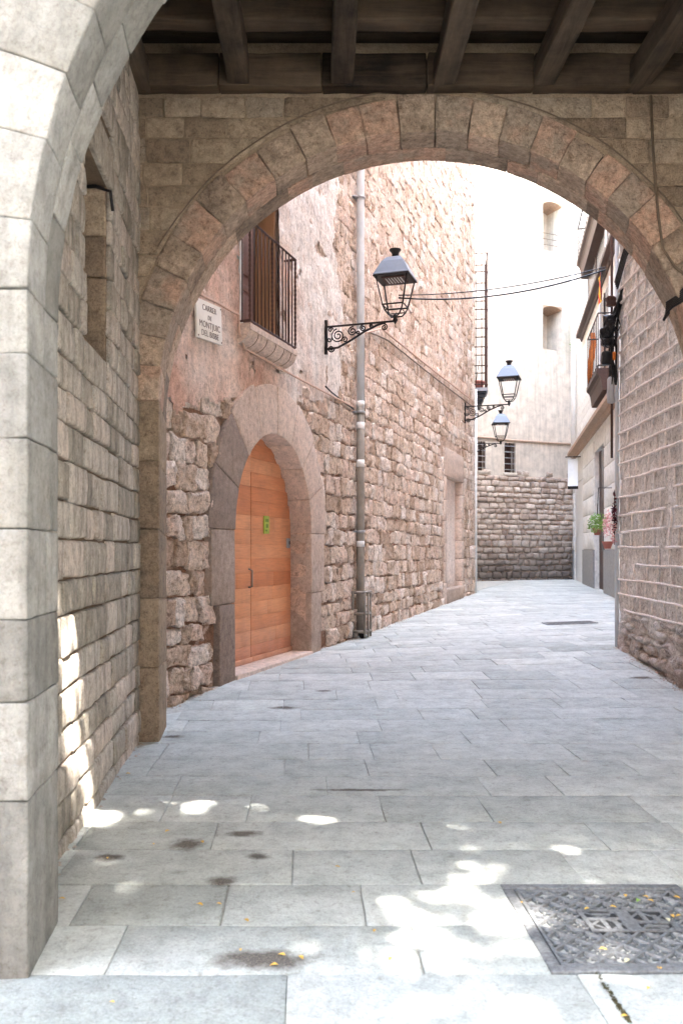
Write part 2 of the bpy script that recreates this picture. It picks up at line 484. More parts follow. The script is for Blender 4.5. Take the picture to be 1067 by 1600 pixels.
for y0, y1 in zip(rows, rows[1:]):
    ym = (y0 + y1) / 2
    l, r = (xl(ym) - .15, xr(ym) + .1) if ym > 7.8 else (-1.9, 3.3)
    if ym < 3.2: l, r = -3.2, 3.6
    r = min(r, (1067 - CXP) / FPX * ym + 1.2); l = max(l, -CXP / FPX * ym - 1.0)
    sh = .045 * (ym - 3.2)
    segs = [(l, r)]
    if 3.24 < ym < 4.1: segs = [(l, .79), (1.645, r)]
    for a, b in segs:
        a += sh; b += sh
        x = a - (rnd.uniform(0, .8) if a < .7 else 0)
        while x < b - .05:
            w = rnd.choice((.5, .62, .75, .85, .95, 1.05, 1.15)) * rnd.uniform(.95, 1.05)
            if a == segs[0][0] + sh and len(segs) == 2 and x + w > b - .3: w = b - x
            if len(segs) == 1 and x + w > b + .4: w = max(.3, b + .3 - x)
            if len(segs) == 2 and segs[1][0] + sh == a: w = min(w, 1.0)
            tone = min(1, max(0, rnd.gauss(.52, .14)))
            hgt = rnd.uniform(-.0025, .002)
            near = ym < 18.5 and n_slab < 298
            args = dict(b=.005, n=(7 if near else 2, 3 if near else 1, 1), amp=.0045 if near else .003, freq=9, tone=tone, jit=.003)
            gp = .0015 + .0001 * ym
            if near:
                MB().block(SF, x + gp, x + w - gp, y0 + gp, y1 - gp, -.06, hgt, **args).build('paving_slab', M['slab'], pav); n_slab += 1
            else:
                far_slabs.block(SF, x + gp, x + w - gp, y0 + gp, y1 - gp, -.06, hgt, **args)
            x += w
far_slabs.build('distant_slabs', M['slab'], pav, kind='stuff')

# ------------------------------------------------------------------ first arch: pale pillar and arch ring
A1 = thing('archway', 'pale ashlar pillar and arch closest to the viewer, cut off by the picture edge', 'archway', (-1.5, 3.45, 0))
C1, C1b, RA, DA = (1.13, 2.58), (1.079, 2.58), 2.3, .5
def F1(u, v, w):
    t = -w / DA; th = u / RA; r = RA + v
    cx = lerp(C1[0], C1b[0], t)
    return Vector((cx - r * math.cos(th), 3.2 - w, C1[1] + r * math.sin(th)))
def F1j(u, v, w):
    t = -w / DA
    return Vector((lerp(C1[0], C1b[0], t) - RA + u, 3.2 - w, v))
def F1k(u, v, w):
    t = -w / DA
    return Vector((lerp(C1[0], C1b[0], t) + RA + u, 3.2 - w, v))
zs = [-.05, .66, 1.03, 1.34, 1.68, 2.02, 2.34, 2.58]
for i, (a, b) in enumerate(zip(zs, zs[1:])):
    split = rnd.uniform(-.38, -.2)
    parts = [(-.02, split, -.5), (split - .003, -.5, -.5)] if i in (3, 4, 6) else [(-.02, -.5, -.5)]
    for k, (w1, w0, _) in enumerate(parts):
        w1 = 0 if k == 0 else w1
        for Fj, u0, u1 in ((F1j, -.62, 0), (F1k, 0, .62)):
            MB().block(Fj, u0, u1, a + .0015, b - .0015, w0, w1, b=.008, n=(5, 6, 4), amp=.006, freq=6, back=True).build('stone', M['pale'], A1)
for Fj, u0, u1 in ((F1j, -1.7, -.626), (F1k, .626, 1.7)):
    m = MB()
    m.block(Fj, u0, u1, -.05, 2.58, -.5, -.01, b=.01, back=True)
    m.build('flank', M['pale'], A1)
ang = 0; tot = math.pi * RA
edges = [0]
while edges[-1] < tot - .2: edges.append(edges[-1] + rnd.uniform(.25, .31))
edges[-1] = tot
for ring, (w1, w0, ofs) in enumerate(((0, -.27, 0), (-.273, -.5, .13))):
    es = [0] + [e + ofs for e in edges[1:-1]] + [tot]
    for a, b in zip(es, es[1:]):
        if b - a < .05: continue
        MB().block(F1, a + .0015, b - .0015, 0, .72, w0, w1, b=.008, n=(4, 5, 3), amp=.007, freq=5, back=True).build('voussoir', M['pale'], A1)
m = MB()
arch_plate(m, C1, RA + .66, (-5, 8, 0, 19), 3.215, 3.69, tone=.5)  # unseen wall above the arch, added to keep sun off the lane
for x0, x1 in ((-5, C1[0] - RA - .66), (C1[0] + RA + .66, 8)):
    m.box(ID, x0, x1, 3.22, 3.68, 0, 2.58, .5)
m.build('upper_wall', M['pale'], A1, smooth=False)

# ------------------------------------------------------------------ passage side wall with its blocked window
PW = thing('passage_wall', 'coursed brown stone side wall under the passage with a tall blocked window', 'wall', (-1.6, 5.5, 0))
def FP(u, v, w):                       # u is the depth Y
    return Vector((-1.42 - .0845 * (u - 3.7) + w, u - w * .084, v))
nu0, nu1, nv0, nv1 = 5.06, 5.83, 2.86, 4.07
m = MB()
m.sheet(FP, 3.6, 7.2, -.1, 6.0, holes=[(nu0, nu1, nv0, nv1, .5)], w=.0)
m.build('mortar_face', M['joint'], PW, smooth=False)
m = MB(); m.quad([FP(nu0 - .05, nv0, -.42), FP(nu1 + .05, nv0, -.42), FP(nu1 + .05, nv1, -.42), FP(nu0 - .05, nv1, -.42)], .2)
m.build('window_infill', M['spandrel'], PW)
FPr = lambda u, v, w: FP(nu1 - w, v, u)   # far reveal of the window, facing back along the passage
for a, b, t in ((2.86, 3.45, .15), (3.45, 3.73, .05), (3.73, 4.06, .6)):
    MB().block(FPr, -.44, -.0, a + .004, b - .004, -.02, .04, b=.012, n=(3, 3, 1), amp=.006, tone=t).build('reveal_stone', M['spandrel'], PW)
v = -.12; row = 0; cnt = 0; small = MB()
while v < 5.55:
    h = rnd.uniform(.175, .225)
    if v < .0: h = .2
    for bnd in (nv0, nv1):
        if v < bnd < v + h + .09: h = bnd - v
    u = 3.62 - rnd.uniform(0, .3)
    while u < 7.12:
        w = rnd.uniform(.2, .48)
        if rnd.random() < .2: w = rnd.uniform(.5, .7)
        u1 = min(u + w, 7.17)
        if 7.17 - u1 < .1: u1 = 7.17
        pieces = [(u, u1)]
        if v + h > nv0 + .01 and v < nv1 - .01:
            pieces = [(a, b) for a, b in ((u, min(u1, nu0)), (max(u, nu1), u1)) if b - a > .04]
        if v >= nv1 - .01 and v < nv1 + .3:
            pieces = [(a, b) for a, b in ((u, min(u1, nu0 - .2)), (max(u, nu1 + .1), u1)) if b - a > .04]
        for a, b in pieces:
            pr = rnd.uniform(.018, .04)
            kw = dict(b=.014, n=(3, 2, 1), amp=.008, freq=9, jit=.009, bulge=.006)
            if cnt < 295 and b > 4.2:
                MB().block(FP, a + .005, b - .005, v + .006, v + h - .006, -.03, pr, **kw).build('stone', M['passage'], PW); cnt += 1
            else: small.block(FP, a + .005, b - .005, v + .006, v + h - .006, -.03, pr, **kw)
        u = u1
    v += h; row += 1
small.build('hidden_stones', M['passage'], PW, kind='stuff')
MB().block(FP, nu0 - .2, nu1 + .1, nv1 + .005, nv1 + .3, -.3, .035, b=.012, n=(4, 2, 1), amp=.006, tone=.3).build('lintel', M['passage'], PW)
MB().tube([FPr(-.44, 4.055, .06), FPr(-.06, 4.055, .06), FPr(.04, 4.02, .05), FPr(.05, 3.9, .02)], .012).build('lintel_pipe', M['rubber'], PW)

# ------------------------------------------------------------------ second arch: brown ring and ashlar spandrel
A2 = thing('archway', 'brown stone arch with wedge stones leading into the lane, below the timber ceiling', 'archway', (.7, 7.5, 0))
CA, CB, RF1, RB1, DY = (.728, 2.854), (.795, 2.76), 2.247, 2.385, .65
def F2(u, v, w):
    t = -w / DY; th = u / RF1
    cx, cz, r = lerp(CA[0], CB[0], t), lerp(CA[1], CB[1], t), lerp(RF1, RB1, t) + v
    return Vector((cx - r * math.cos(th), 7.15 - w, cz + r * math.sin(th)))
def F2j(u, v, w):
    t = -w / DY
    return Vector((lerp(CA[0] - RF1, CB[0] - RB1, t) + u, 7.15 - w, v * lerp(1, CB[1] / CA[1], t)))
def F2k(u, v, w):
    t = -w / DY
    return Vector((lerp(CA[0] + RF1, CB[0] + RB1, t) + u, 7.15 - w, v * lerp(1, CB[1] / CA[1], t)))
tot = math.pi * RF1
edges = [0]
while edges[-1] < tot - .2: edges.append(edges[-1] + rnd.uniform(.23, .31))
edges[-1] = tot
for ring in (0, 1):
    es = edges if ring == 0 else [0] + [e + rnd.uniform(-.1, .12) for e in edges[1:-1]] + [tot]
    for a, b in zip(es, es[1:]):
        if b - a < .06: continue
        dep = rnd.uniform(-.4, -.3)
        th = rnd.uniform(.27, .33)
        w0, w1 = (-.355, rnd.uniform(.004, .022)) if ring == 0 else (-.65, -.362)
        MB().block(F2, a + (.0015 if ring == 0 else -.001), b - (.0015 if ring == 0 else -.001), rnd.uniform(-.003, .003), th, w0, w1, b=.012 if ring == 0 else .004, n=(4, 4, 3), amp=.009 if ring == 0 else .003, freq=7, jit=.003, back=True).build('voussoir', M['arch'], A2)
zs = [-.05, .62, 1.2, 1.78, 2.35, 2.854]
for i, (a, b) in enumerate(zip(zs, zs[1:])):
    for Fj, u0, u1 in ((F2j, -.36, 0), (F2k, 0, .36)):
        MB().block(Fj, u0, u1, a + .003, b - .003, -.65, rnd.uniform(0, .012), b=.012, n=(3, 4, 3), amp=.006, freq=5, tone=rnd.uniform(.05, .45), back=True).build('jamb_stone', M['spandrel'], A2)
REX = RF1 + .31
v1 = 5.39; ns = 0
while v1 > 2.5:
    h = rnd.uniform(.165, .215); v0 = v1 - h
    def half(z):
        d = z - CA[1]
        return math.sqrt(max(0, REX ** 2 - d * d)) if abs(d) < REX else 0
    hl, hu = half(v0), half(v1)
    spans = [(-1.9, CA[0] - hl, 0, hl - hu), (CA[0] + hl, 3.2, hu - hl, 0)] if hl > .02 else [(-1.9, 3.2, 0, 0)]
    for si, (a, b, cl, cr) in enumerate(spans):
        xs = [a]
        while xs[-1] < b - .12: xs.append(xs[-1] + rnd.uniform(.2, .38))
        xs[-1] = b
        for k in range(len(xs) - 1):
            p, q = xs[k], xs[k + 1]
            if q - p < .03: continue
            cor = [[0, 0], [0, 0], [0, 0], [0, 0]]
            if k == len(xs) - 2: cor[2][0] = cr if cr < .8 else 0
            if k == 0: cor[3][0] = cl if cl > -.8 else 0
            MB().block(lambda u, v, w: Vector((u, 7.15 - w, v)), p + .005, q - .005, v0 + .005, v1 - .005, -.08, rnd.uniform(-.004, .014), b=.012, n=(3, 2, 1), amp=.008, freq=9, jit=.006, cor=cor).build('stone', M['spandrel'], A2); ns += 1
    v1 = v0
m = MB()
arch_plate(m, CA, REX - .06, (-5, 8, 0, 19), 7.158, 7.78, tone=.4)  # backs the spandrel; unseen upper part raised to shade the lane
for x0, x1 in ((-5, CA[0] - RF1 - .3), (CA[0] + RF1 + .32, 8)):
    m.box(ID, x0, x1, 7.185, 7.77, -.05, 2.86, .4)
m.build('core_wall', M['light_joint'], A2, smooth=False)
m = MB()
m.box(ID, 3.42, 3.8, 3.71, 7.14, 0, 6.1, .5)  # unseen right side of the passage, built to block light
m.build('side_wall', M['passage'], A2, smooth=False)
m = MB(); m.box(ID, -5, 8, 3.3, 7.7, 18.9, 19.02, .5); m.build('roof', M['joint'], A2, smooth=False)  # roof and flanks close the unseen block that shades the lane
m = MB()
for x in (-5, 8): m.quad([(x, 3.3, 0), (x, 7.7, 0), (x, 7.7, 19), (x, 3.3, 19)], .5)
m.build('flank_wall', M['joint'], A2, smooth=False)

# ------------------------------------------------------------------ timber ceiling
TC = thing('timber_ceiling', 'old dark timber ceiling of joists and cross beams over the passage', 'ceiling', (.7, 5.4, 5.4))
FY = lambda u, v, w: Vector((w - .025 * (u - 7.15), u, v))
for i, x in enumerate((-1.66, -.845, 0, .835, 1.65, 2.44, 3.15)):
    MB().block(FY, 3.72, 7.13, 5.395 + rnd.uniform(0, .02), 5.6, x - .09, x + .09, b=.015, n=(8, 2, 2), amp=.016, freq=3, tone=rnd.uniform(.2, .8), back=True).build('joist', M['beam'], TC)
FX = lambda u, v, w: Vector((u, v, w))
for y in (4.15, 4.95, 5.72, 6.46):
    MB().block(FX, -1.75, 3.4, y, y + .16, 5.605, 5.82, b=.015, n=(14, 2, 2), amp=.014, freq=3, back=True).build('cross_beam', M['crossbeam'], TC)
x = -1.8
while x < 3.4:
    x2 = min(3.42, x + rnd.uniform(.75, .9))
    MB().block(FX, x + .004, x2 - .004, 7.0, 7.14, 5.4, 5.67, b=.01, n=(5, 2, 2), amp=.012, freq=5, back=True).build('wall_plate', M['crossbeam'], TC); x = x2
y = 3.72
while y < 7.1:
    MB().block(FX, -1.85, 3.42, y + .003, min(y + .22, 7.16) - .003, 5.835, 5.87, b=.005, n=(6, 1, 1), amp=.004, back=True).build('board', M['board'], TC); y += .22

# ------------------------------------------------------------------ left house
LH = thing('stone_house', 'tall rubble stone house with pink plaster, arched orange door and small balcony', 'house', (-1.0, 11.0, 0))
du0, du1, dsp = 2.39, 4.95, 1.84                      # door opening along the wall, springing height
dc, dr = (du0 + du1) / 2, (du1 - du0) / 2
wu0, wu1, wv0, wv1 = 2.66, 3.80, 4.31, 6.6             # balcony window
bu0 = on_left(690, 800)[0]; bu1 = on_left(721, 800)[0]; bv1 = on_left(705, 748)[1]
m = MB()
UEND = (26 - 7.8) / LD.y
m.sheet(LF, -.02, UEND, -.2, 17, holes=[(du0, du1, 0.02, dsp + dr, .35), (wu0, wu1, wv0, wv1, .3), (bu0 + .3, bu1 - .25, .2, bv1, .14)])
m.build('wall', M['mortar'], LH, smooth=False)
def plaster_edge(u): return 2.98 + .16 * u + .22 * noise.noise(Vector((u * 1.3, 3.1, 0))) + .1 * noise.noise(Vector((u * 5, 7.1, 0)))
def in_plaster(u, v):
    right = 6.35 + .5 * noise.noise(Vector((v * .8, 1.7, 0))) + .2 * noise.noise(Vector((v * 4, 9.7, 0)))
    return u < right and v > plaster_edge(u)
def blocked(a, b, c, d):
    uc, vc = (a + b) / 2, (c + d) / 2
    if c < dsp + .2 and b > du0 - .42 - (.12 if vc > 1.0 else 0) and a < du1 + .38: return b - (du0 - .45) > .1 and (du1 + .4) - a > .1
    if math.hypot(uc - dc, vc - dsp) < dr + .62 and vc >= dsp: return True
    if b > wu0 - .08 and a < wu1 + .08 and d > wv0 - .3 and c < wv1: return True
    if b > bu0 + .05 and a < bu1 - .05 and c < bv1 + .75: return True
    return False
cand = []
v = -.12
while v < 14.5:
    h = rnd.uniform(.19, .33)
    u = .3 - rnd.uniform(0, .3)
    while u < UEND - .05:
        w = rnd.choice((rnd.uniform(.12, .25), rnd.uniform(.2, .42), rnd.uniform(.25, .55)))
        b = min(u + w, UEND)
        Y = 7.8 + u * LD.y
        if v < EYE + 640 * Y / FPX + 1.2 and not blocked(u, b, v, v + h) and b - u > .08:
            cand.append((u, b, v, v + h, Y))
        u = b
    v += h
def px_area(c):
    u, b, v0, v1, Y = c
    X = L0.x + LD.x * u
    px = CXP + FPX * X / Y; py = HOR - FPX * (v0 - EYE) / Y
    covered = in_plaster((u + b) / 2, (v0 + v1) / 2) or px < 255 or (px - 670) ** 2 + (py - 660) ** 2 > 415 ** 2 and py < 660
    return 0 if covered else (b - u) * (v1 - v0) / Y ** 3
cand.sort(key=px_area, reverse=True)
rest = MB()
for i, (u, b, v0, v1, Y) in enumerate(cand):
    flat = min(1, max(0, (v0 - 2.5) / 3.5))
    pl_ = in_plaster((u + b) / 2, (v0 + v1) / 2)
    pr = lerp(rnd.uniform(.035, .085), rnd.uniform(.02, .05), flat)
    if pl_: pr = rnd.uniform(.015, .045)
    wave = lambda u_, v_, w_: LF(u_, v_ + .045 * noise.noise(Vector((u_ * .55, v_ * .5, 3.3))), w_)
    gp = rnd.uniform(.006, .02)
    a_ = dict(b=.018, n=(9, 6, 1), amp=lerp(.036, .03, flat), freq=9, jit=.03, bulge=.0)
    if i < 298:
        MB().block(wave, u + gp * .3, b - gp * .3, v0 + gp, v1 - gp, -.05, pr, **a_).build('stone', M['rubble'], LH)
    else:
        a_['n'] = (4, 3, 1)
        rest.block(wave, u + gp * .3, b - gp * .3, v0 + gp, v1 - gp, -.05, pr, **a_)
rest.build('small_stones', M['rubble'], LH, kind='stuff')
# rough mortar skin that the stones poke out of
st = .065; nu_, nv_ = int(UEND / st), int(14.2 / st); Vt = {}; Vs = []; Fs = []; Ts = []
def mvert(i, j):
    if (i, j) not in Vt:
        u, v = i * UEND / nu_, -.1 + j * st
        f = min(1, max(0, (v - 2.2) / 3.5))
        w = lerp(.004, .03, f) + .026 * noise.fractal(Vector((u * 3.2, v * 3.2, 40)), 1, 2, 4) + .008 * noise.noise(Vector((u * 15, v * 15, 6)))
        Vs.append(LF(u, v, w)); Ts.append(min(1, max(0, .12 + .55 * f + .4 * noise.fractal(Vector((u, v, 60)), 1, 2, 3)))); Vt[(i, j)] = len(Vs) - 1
    return Vt[(i, j)]
for i in range(nu_):
    for j in range(nv_):
        u, v = (i + .5) * UEND / nu_, -.1 + (j + .5) * st
        if v > EYE + 640 * (7.8 + u * LD.y) / FPX + 1.2: continue
        if du0 - .2 < u < du1 + .2 and v < dsp + .1 or math.hypot(u - dc, v - dsp) < dr + .25: continue
        if wu0 - .05 < u < wu1 + .05 and wv0 - .05 < v < wv1 + .05: continue
        if bu0 + .2 < u < bu1 - .15 and v < bv1 + .1: continue
        Fs.append((mvert(i, j), mvert(i + 1, j), mvert(i + 1, j + 1), mvert(i, j + 1)))
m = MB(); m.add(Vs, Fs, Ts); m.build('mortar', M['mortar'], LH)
# plaster skin
st = .05; nu_, nv_ = int(7.4 / st), int(9.4 / st)
m = MB(); Vt = {}; Vs = []; Ts = []; Fs = []
def pvert(i, j):
    if (i, j) in Vt: return Vt[(i, j)]
    u, v = i * st, 2.4 + j * st
    uu = u + .02 * noise.noise(Vector((u * 9, v * 9, 1))); vv = v + .02 * noise.noise(Vector((u * 9, v * 9, 5)))
    rough = .5 + .5 * min(1, max(0, (u - 2.5) / 2))
    w = .056 + .024 * noise.fractal(Vector((u * 2.2, v * 2.2, 4)), 1, 2, 3) * rough + .01 * rough * noise.noise(Vector((u * 11, v * 11, 2)))
    Vs.append(LF(uu, vv, w))
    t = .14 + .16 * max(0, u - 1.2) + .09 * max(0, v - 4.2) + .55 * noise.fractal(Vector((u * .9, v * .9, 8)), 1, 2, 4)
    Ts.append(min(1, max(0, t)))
    Vt[(i, j)] = len(Vs) - 1
    return Vt[(i, j)]
for i in range(nu_):
    for j in range(nv_):
        u, v = (i + .5) * st, 2.4 + (j + .5) * st
        if not in_plaster(u, v): continue
        if wu0 - .02 < u < wu1 + .02 and v > wv0 - .02 and v < wv1: continue
        if math.hypot(u - dc, v - dsp) < dr + .5: continue
        if noise.fractal(Vector((u * 1.4, v * 1.9, 20)), 1, 2, 4) > .62 + .5 * max(0, 1.5 - u): continue
        Fs.append((pvert(i, j), pvert(i + 1, j), pvert(i + 1, j + 1), pvert(i, j + 1)))
m.add(Vs, Fs, Ts)
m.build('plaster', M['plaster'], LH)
# door surround
def FDoor(u, v, w):
    th = u / dr
    return LF(dc - (dr + v) * math.cos(th), dsp + (dr + v) * math.sin(th), w)
n_v = 8
for k in range(n_v):
    a, b = math.pi * dr * k / n_v, math.pi * dr * (k + 1) / n_v
    MB().block(FDoor, a + .003, b - .003, 0, rnd.uniform(.58, .68), -.33, .09 + rnd.uniform(0, .01), b=.012, n=(4, 3, 2), amp=.006, freq=5,
               tone=[.1, .15, .6, .8, .9, .85, .7, .6][k]).build('voussoir', M['surround'], LH)
for (a, b, wL, wR, tL, tR) in ((0.0, .98, .4, .42, .05, .3), (.98, dsp, .6, .55, .25, .5)):
    MB().block(LF, du0 - wL, du0, a + .003, b - .003, -.33, .09, b=.012, n=(3, 5, 2), amp=.006, freq=5, tone=tL).build('jamb_stone', M['surround'], LH)
    MB().block(LF, du1, du1 + wR, a + .003, b - .003, -.33, .09, b=.012, n=(3, 5, 2), amp=.006, freq=5, tone=tR).build('jamb_stone', M['surround'], LH)
MB().block(LF, du0 + .004, du1 - .004, -.1, .135, -.32, .12, b=.012, n=(6, 2, 2), amp=.004, tone=.9).build('threshold', M['surround'], LH)
# door: two leaves of horizontal boards, cut to the arch
DW = -.24
door = MB().box(LF, du0 - .01, du1 + .01, .1, dsp + dr + .02, DW - .06, DW - .02, .3).build('door', M['door'], LH, smooth=False)
split = du0 + .455 * (du1 - du0)
v = .16; k = 0
while v < dsp + dr - .02:
    h = min(.19, dsp + dr - v)
    vm = v + h * .6
    hw = dr if vm < dsp else math.sqrt(max(.0004, dr * dr - (vm - dsp) ** 2))
    tL = rnd.uniform(.2, .95)
    for a, b in ((dc - hw - .005, split - .008), (split + .008, dc + hw + .005)):
        if v > 2.5: a, b = (a, b) if a < split else (split - .001, b)
        if v > 2.5 and a < split - .1: b = split + .0
        if b - a < .05: continue
        x = a
        jn = [a, b] if rnd.random() < .5 or b - a < .9 else [a, lerp(a, b, rnd.uniform(.35, .65)), b]
        for p, q in zip(jn, jn[1:]):
            MB().block(LF, p + .001, q - .001, v + .001, v + h - .001, DW - .03, DW, b=.0016, n=(2, 1, 1), amp=.0015, tone=min(1, max(0, tL + rnd.uniform(-.25, .25)))).build('plank', M['door'], door)
    v += h; k += 1
for a, b in ((du0 + .01, split - .008), (split + .008, du1 - .01)):
    MB().block(LF, a, b, .136, .2, DW + .002, DW + .035, b=.006, tone=.95).build('bottom_rail', M['door'], door)
hu = split - .07; hv = on_left(400, 905)[1]
MB().tube([LF(hu, hv - .12, DW), LF(hu, hv - .11, DW + .05), LF(hu, hv + .1, DW + .05), LF(hu, hv + .12, DW)], .012, 8).build('handle', M['pipelow'], door)
su, sv = split + .4, on_left(418, 817)[1]
pln = MB().block(LF, su, su + .17, sv - .13, sv + .11, DW, DW + .018, b=.004, amp=0, tone=.5).build('notice_plate', M['lime'], door)
m = MB()
m.box(LF, su + .03, su + .14, sv + .03, sv + .07, DW + .018, DW + .021); m.box(LF, su + .05, su + .13, sv - .05, sv + .0, DW + .018, DW + .021); m.box(LF, su + .03, su + .1, sv - .1, sv - .075, DW + .018, DW + .021)
m.build('notice_print', M['limedark'], door, smooth=False)
ku = su + .82; kv = on_left(444, 847)[1]
MB().block(LF, ku, ku + .1, kv - .08, kv + .06, DW, DW + .03, b=.008, amp=0).build('lock_plate', M['greymetal'], door)
MB().block(LF, ku + .035, ku + .065, kv - .03, kv + .02, DW + .03, DW + .04, b=.004, amp=0).build('keyhole', M['iron'], door)

# balcony window and balcony
win = MB().box(LF, wu0, wu1, wv0, wv1, -.29, -.27, .3).build('window', M['dark'], LH, smooth=False)
mid = lerp(wu0, wu1, .52)
MB().box(LF, wu0 - .09, wu0, wv0 - .02, wv1, .0, .066, .5).build('window_jamb', M['facade'], LH, smooth=False)
shut = MB().box(LF, wu0 + .02, mid - .03, wv0 + .01, wv1, -.1, -.06, .5).build('shutter', M['shutter'], LH, smooth=False)
for a, b in ((.08, .45), (.5, .58), (.7, 1.45), (1.55, 2.25)):
    MB().block(LF, wu0 + .1, mid - .1, wv0 + a, wv0 + b, -.061, -.04, b=.01, amp=0, tone=.6).build('shutter_panel', M['shutter'], shut)
MB().box(LF, wu1 - .035, wu1 - .003, wv0 + .005, wv1 - .01, -.27, -.0, .5).build('window_reveal', M['reveal'], LH, smooth=False)
MB().box(LF, mid + .16, mid + .22, wv0 + .01, wv1, -.26, -.2, .3).build('window_post', M['reveal'], LH, smooth=False)
bl, br_ = (10.18 - 7.8) / LD.y, (11.62 - 7.8) / LD.y
bz = 4.29; pj = .23
prof = [(bz, 0), (bz, pj), (bz - .07, pj), (bz - .075, pj - .02)] + [(bz - .07 - .17 * math.sin(R(a)), (pj - .02) * math.cos(R(a))) for a in (15, 30, 45, 60, 75, 90)]
balc = MB().prism(LF, prof, bl, br_, .8).build('balcony', M['surround'], LH, smooth=False)
for e in (.18, .36, .54, .72, .88):
    q = lerp(bl, br_, e)
    MB().prism(LF, [(a, b + .004) for a, b in prof[3:]] + [(bz - .1, 0)], q - .006, q + .006, .1).build('slab_seam', M['joint'], balc, smooth=False)
rt = bz + 1.22
m = MB()
for z, r in ((bz + .035, .016), (rt, .018)):
    m.tube([LF(bl + .03, z, .0), LF(bl + .03, z, pj - .02), LF(br_ - .03, z, pj - .02), LF(br_ - .03, z, 0)], r, 4)
m.build('railing', M['ironbrown'], balc, smooth=False)
nb = 14
for k in range(nb):
    u = lerp(bl + .03, br_ - .03, k / (nb - 1)); mb_ = MB()
    if k in (0, 6, nb - 1):
        pts = [LF(u, lerp(bz + .03, rt, i / 40), pj - .02) for i in range(41)]
        mb_.tube(pts, [.013 if i % 2 else .02 for i in range(41)], 6)
    else: mb_.tube([LF(u, bz + .03, pj - .02), LF(u, rt, pj - .02)], .010, 6)
    mb_.build('baluster', M['ironbrown'], balc)
for u in (bl + .03, br_ - .03):
    for w in (.02, .11):
        MB().tube([LF(u, bz + .03, w), LF(u, rt, w)], .011, 6).build('baluster', M['ironbrown'], balc)

# walled-up doorway further along
m = MB(); m.quad([LF(bu0 + .3, .2, -.13), LF(bu1 - .25, .2, -.13), LF(bu1 - .25, bv1, -.13), LF(bu0 + .3, bv1, -.13)], .7); m.build('blocked_door', M['plaster'], LH)
MB().block(LF, bu0 + .05, bu1 - .02, bv1, bv1 + .72, -.1, .075, b=.02, n=(4, 3, 1), amp=.012, tone=.6).build('lintel', M['surround'], LH)
for s, (a, b) in enumerate(((bu0 + .02, bu0 + .32), (bu1 - .28, bu1 + .02))):
    z = .22
    while z < bv1 - .05:
        h = min(rnd.uniform(.45, .7), bv1 - z)
        e = rnd.uniform(-.08, .05)
        MB().block(LF, a + (e if s == 0 else 0), b + (0 if s == 0 else e), z + .005, z + h - .005, -.14, .07, b=.02, n=(2, 3, 1), amp=.01, tone=.7).build('jamb_stone', M['surround'], LH); z += h
MB().block(LF, bu0 + .3, bu1 - .22, .2, .62, -.12, .1, b=.05, n=(4, 3, 1), amp=.02, tone=.3).build('sill_stone', M['surround'], LH)
# quoin at the end of the house and its end wall
z = .2
while z < 13:
    h = rnd.uniform(.4, .62); w = rnd.uniform(.25, .5)
    MB().block(LF, UEND - w, UEND + .03, z + .006, z + h - .006, -.3, .07, b=.03, n=(3, 3, 2), amp=.02, tone=rnd.uniform(.3, 1)).build('quoin', M['rubble'], LH); z += h
m = MB(); e0 = LF(UEND, 0, 0); m.quad([e0, e0 - LN * 4, e0 - LN * 4 + Vector((0, 0, 17)), e0 + Vector((0, 0, 17))], .5); m.build('end_wall', M['mortar'], LH)

# street sign
s0 = on_left(294, 521); s1 = on_left(332, 486)
sc_, sw, sh_ = ((s0[0] + s1[0]) / 2 + .02, (s0[1] + s1[1]) / 2), .60, .42
rot = R(4)
def FS(u, v, w):
    c, s = math.cos(rot), math.sin(rot)
    return LF(sc_[0] + u * c - v * s, sc_[1] + u * s + v * c, w)
SG = thing('street_sign', 'small white street name plaque on the pink plaster beside the balcony', 'sign', LF(sc_[0], sc_[1], .09))
MB().block(FS, -sw / 2, sw / 2, -sh_ / 2, sh_ / 2, .075, .1, b=.004, amp=0).build('plaque', M['sign'], SG)
rotm = Matrix((LD, Vector((0, 0, 1)), LN)).transposed().to_4x4() @ Matrix.Rotation(rot, 4, 'Z')
for k, (txt, size) in enumerate((('CARRER', .088), ('DE', .07), ('MONTJUIC', .098), ('DEL BISBE', .09))):
    cu = bpy.data.curves.new('lettering', 'FONT'); cu.body = txt; cu.size = size; cu.align_x = 'CENTER'; cu.extrude = .001
    cu.space_character = 1.05
    tmp = bpy.data.objects.new('lettering_curve', cu); COL.objects.link(tmp)
    me = bpy.data.meshes.new_from_object(tmp.evaluated_get(bpy.context.evaluated_depsgraph_get()))
    bpy.data.objects.remove(tmp)
    me.materials.clear(); me.materials.append(M['ink'])
    t = bpy.data.objects.new('lettering', me); COL.objects.link(t)
    t.parent = SG
    t.matrix_local = Matrix.Translation(FS(0, .105 - .092 * k, .1025) - WL[SG.name]) @ rotm
for (a, b) in ((-1, 1), (1, 1), (-1, -1), (1, -1)):
    MB().block(FS, a * (sw / 2 - .025) - .008, a * (sw / 2 - .025) + .008, b * (sh_ / 2 - .025) - .008, b * (sh_ / 2 - .025) + .008, .1, .106, b=.003, amp=0).build('bolt', M['ironbrown'], SG)

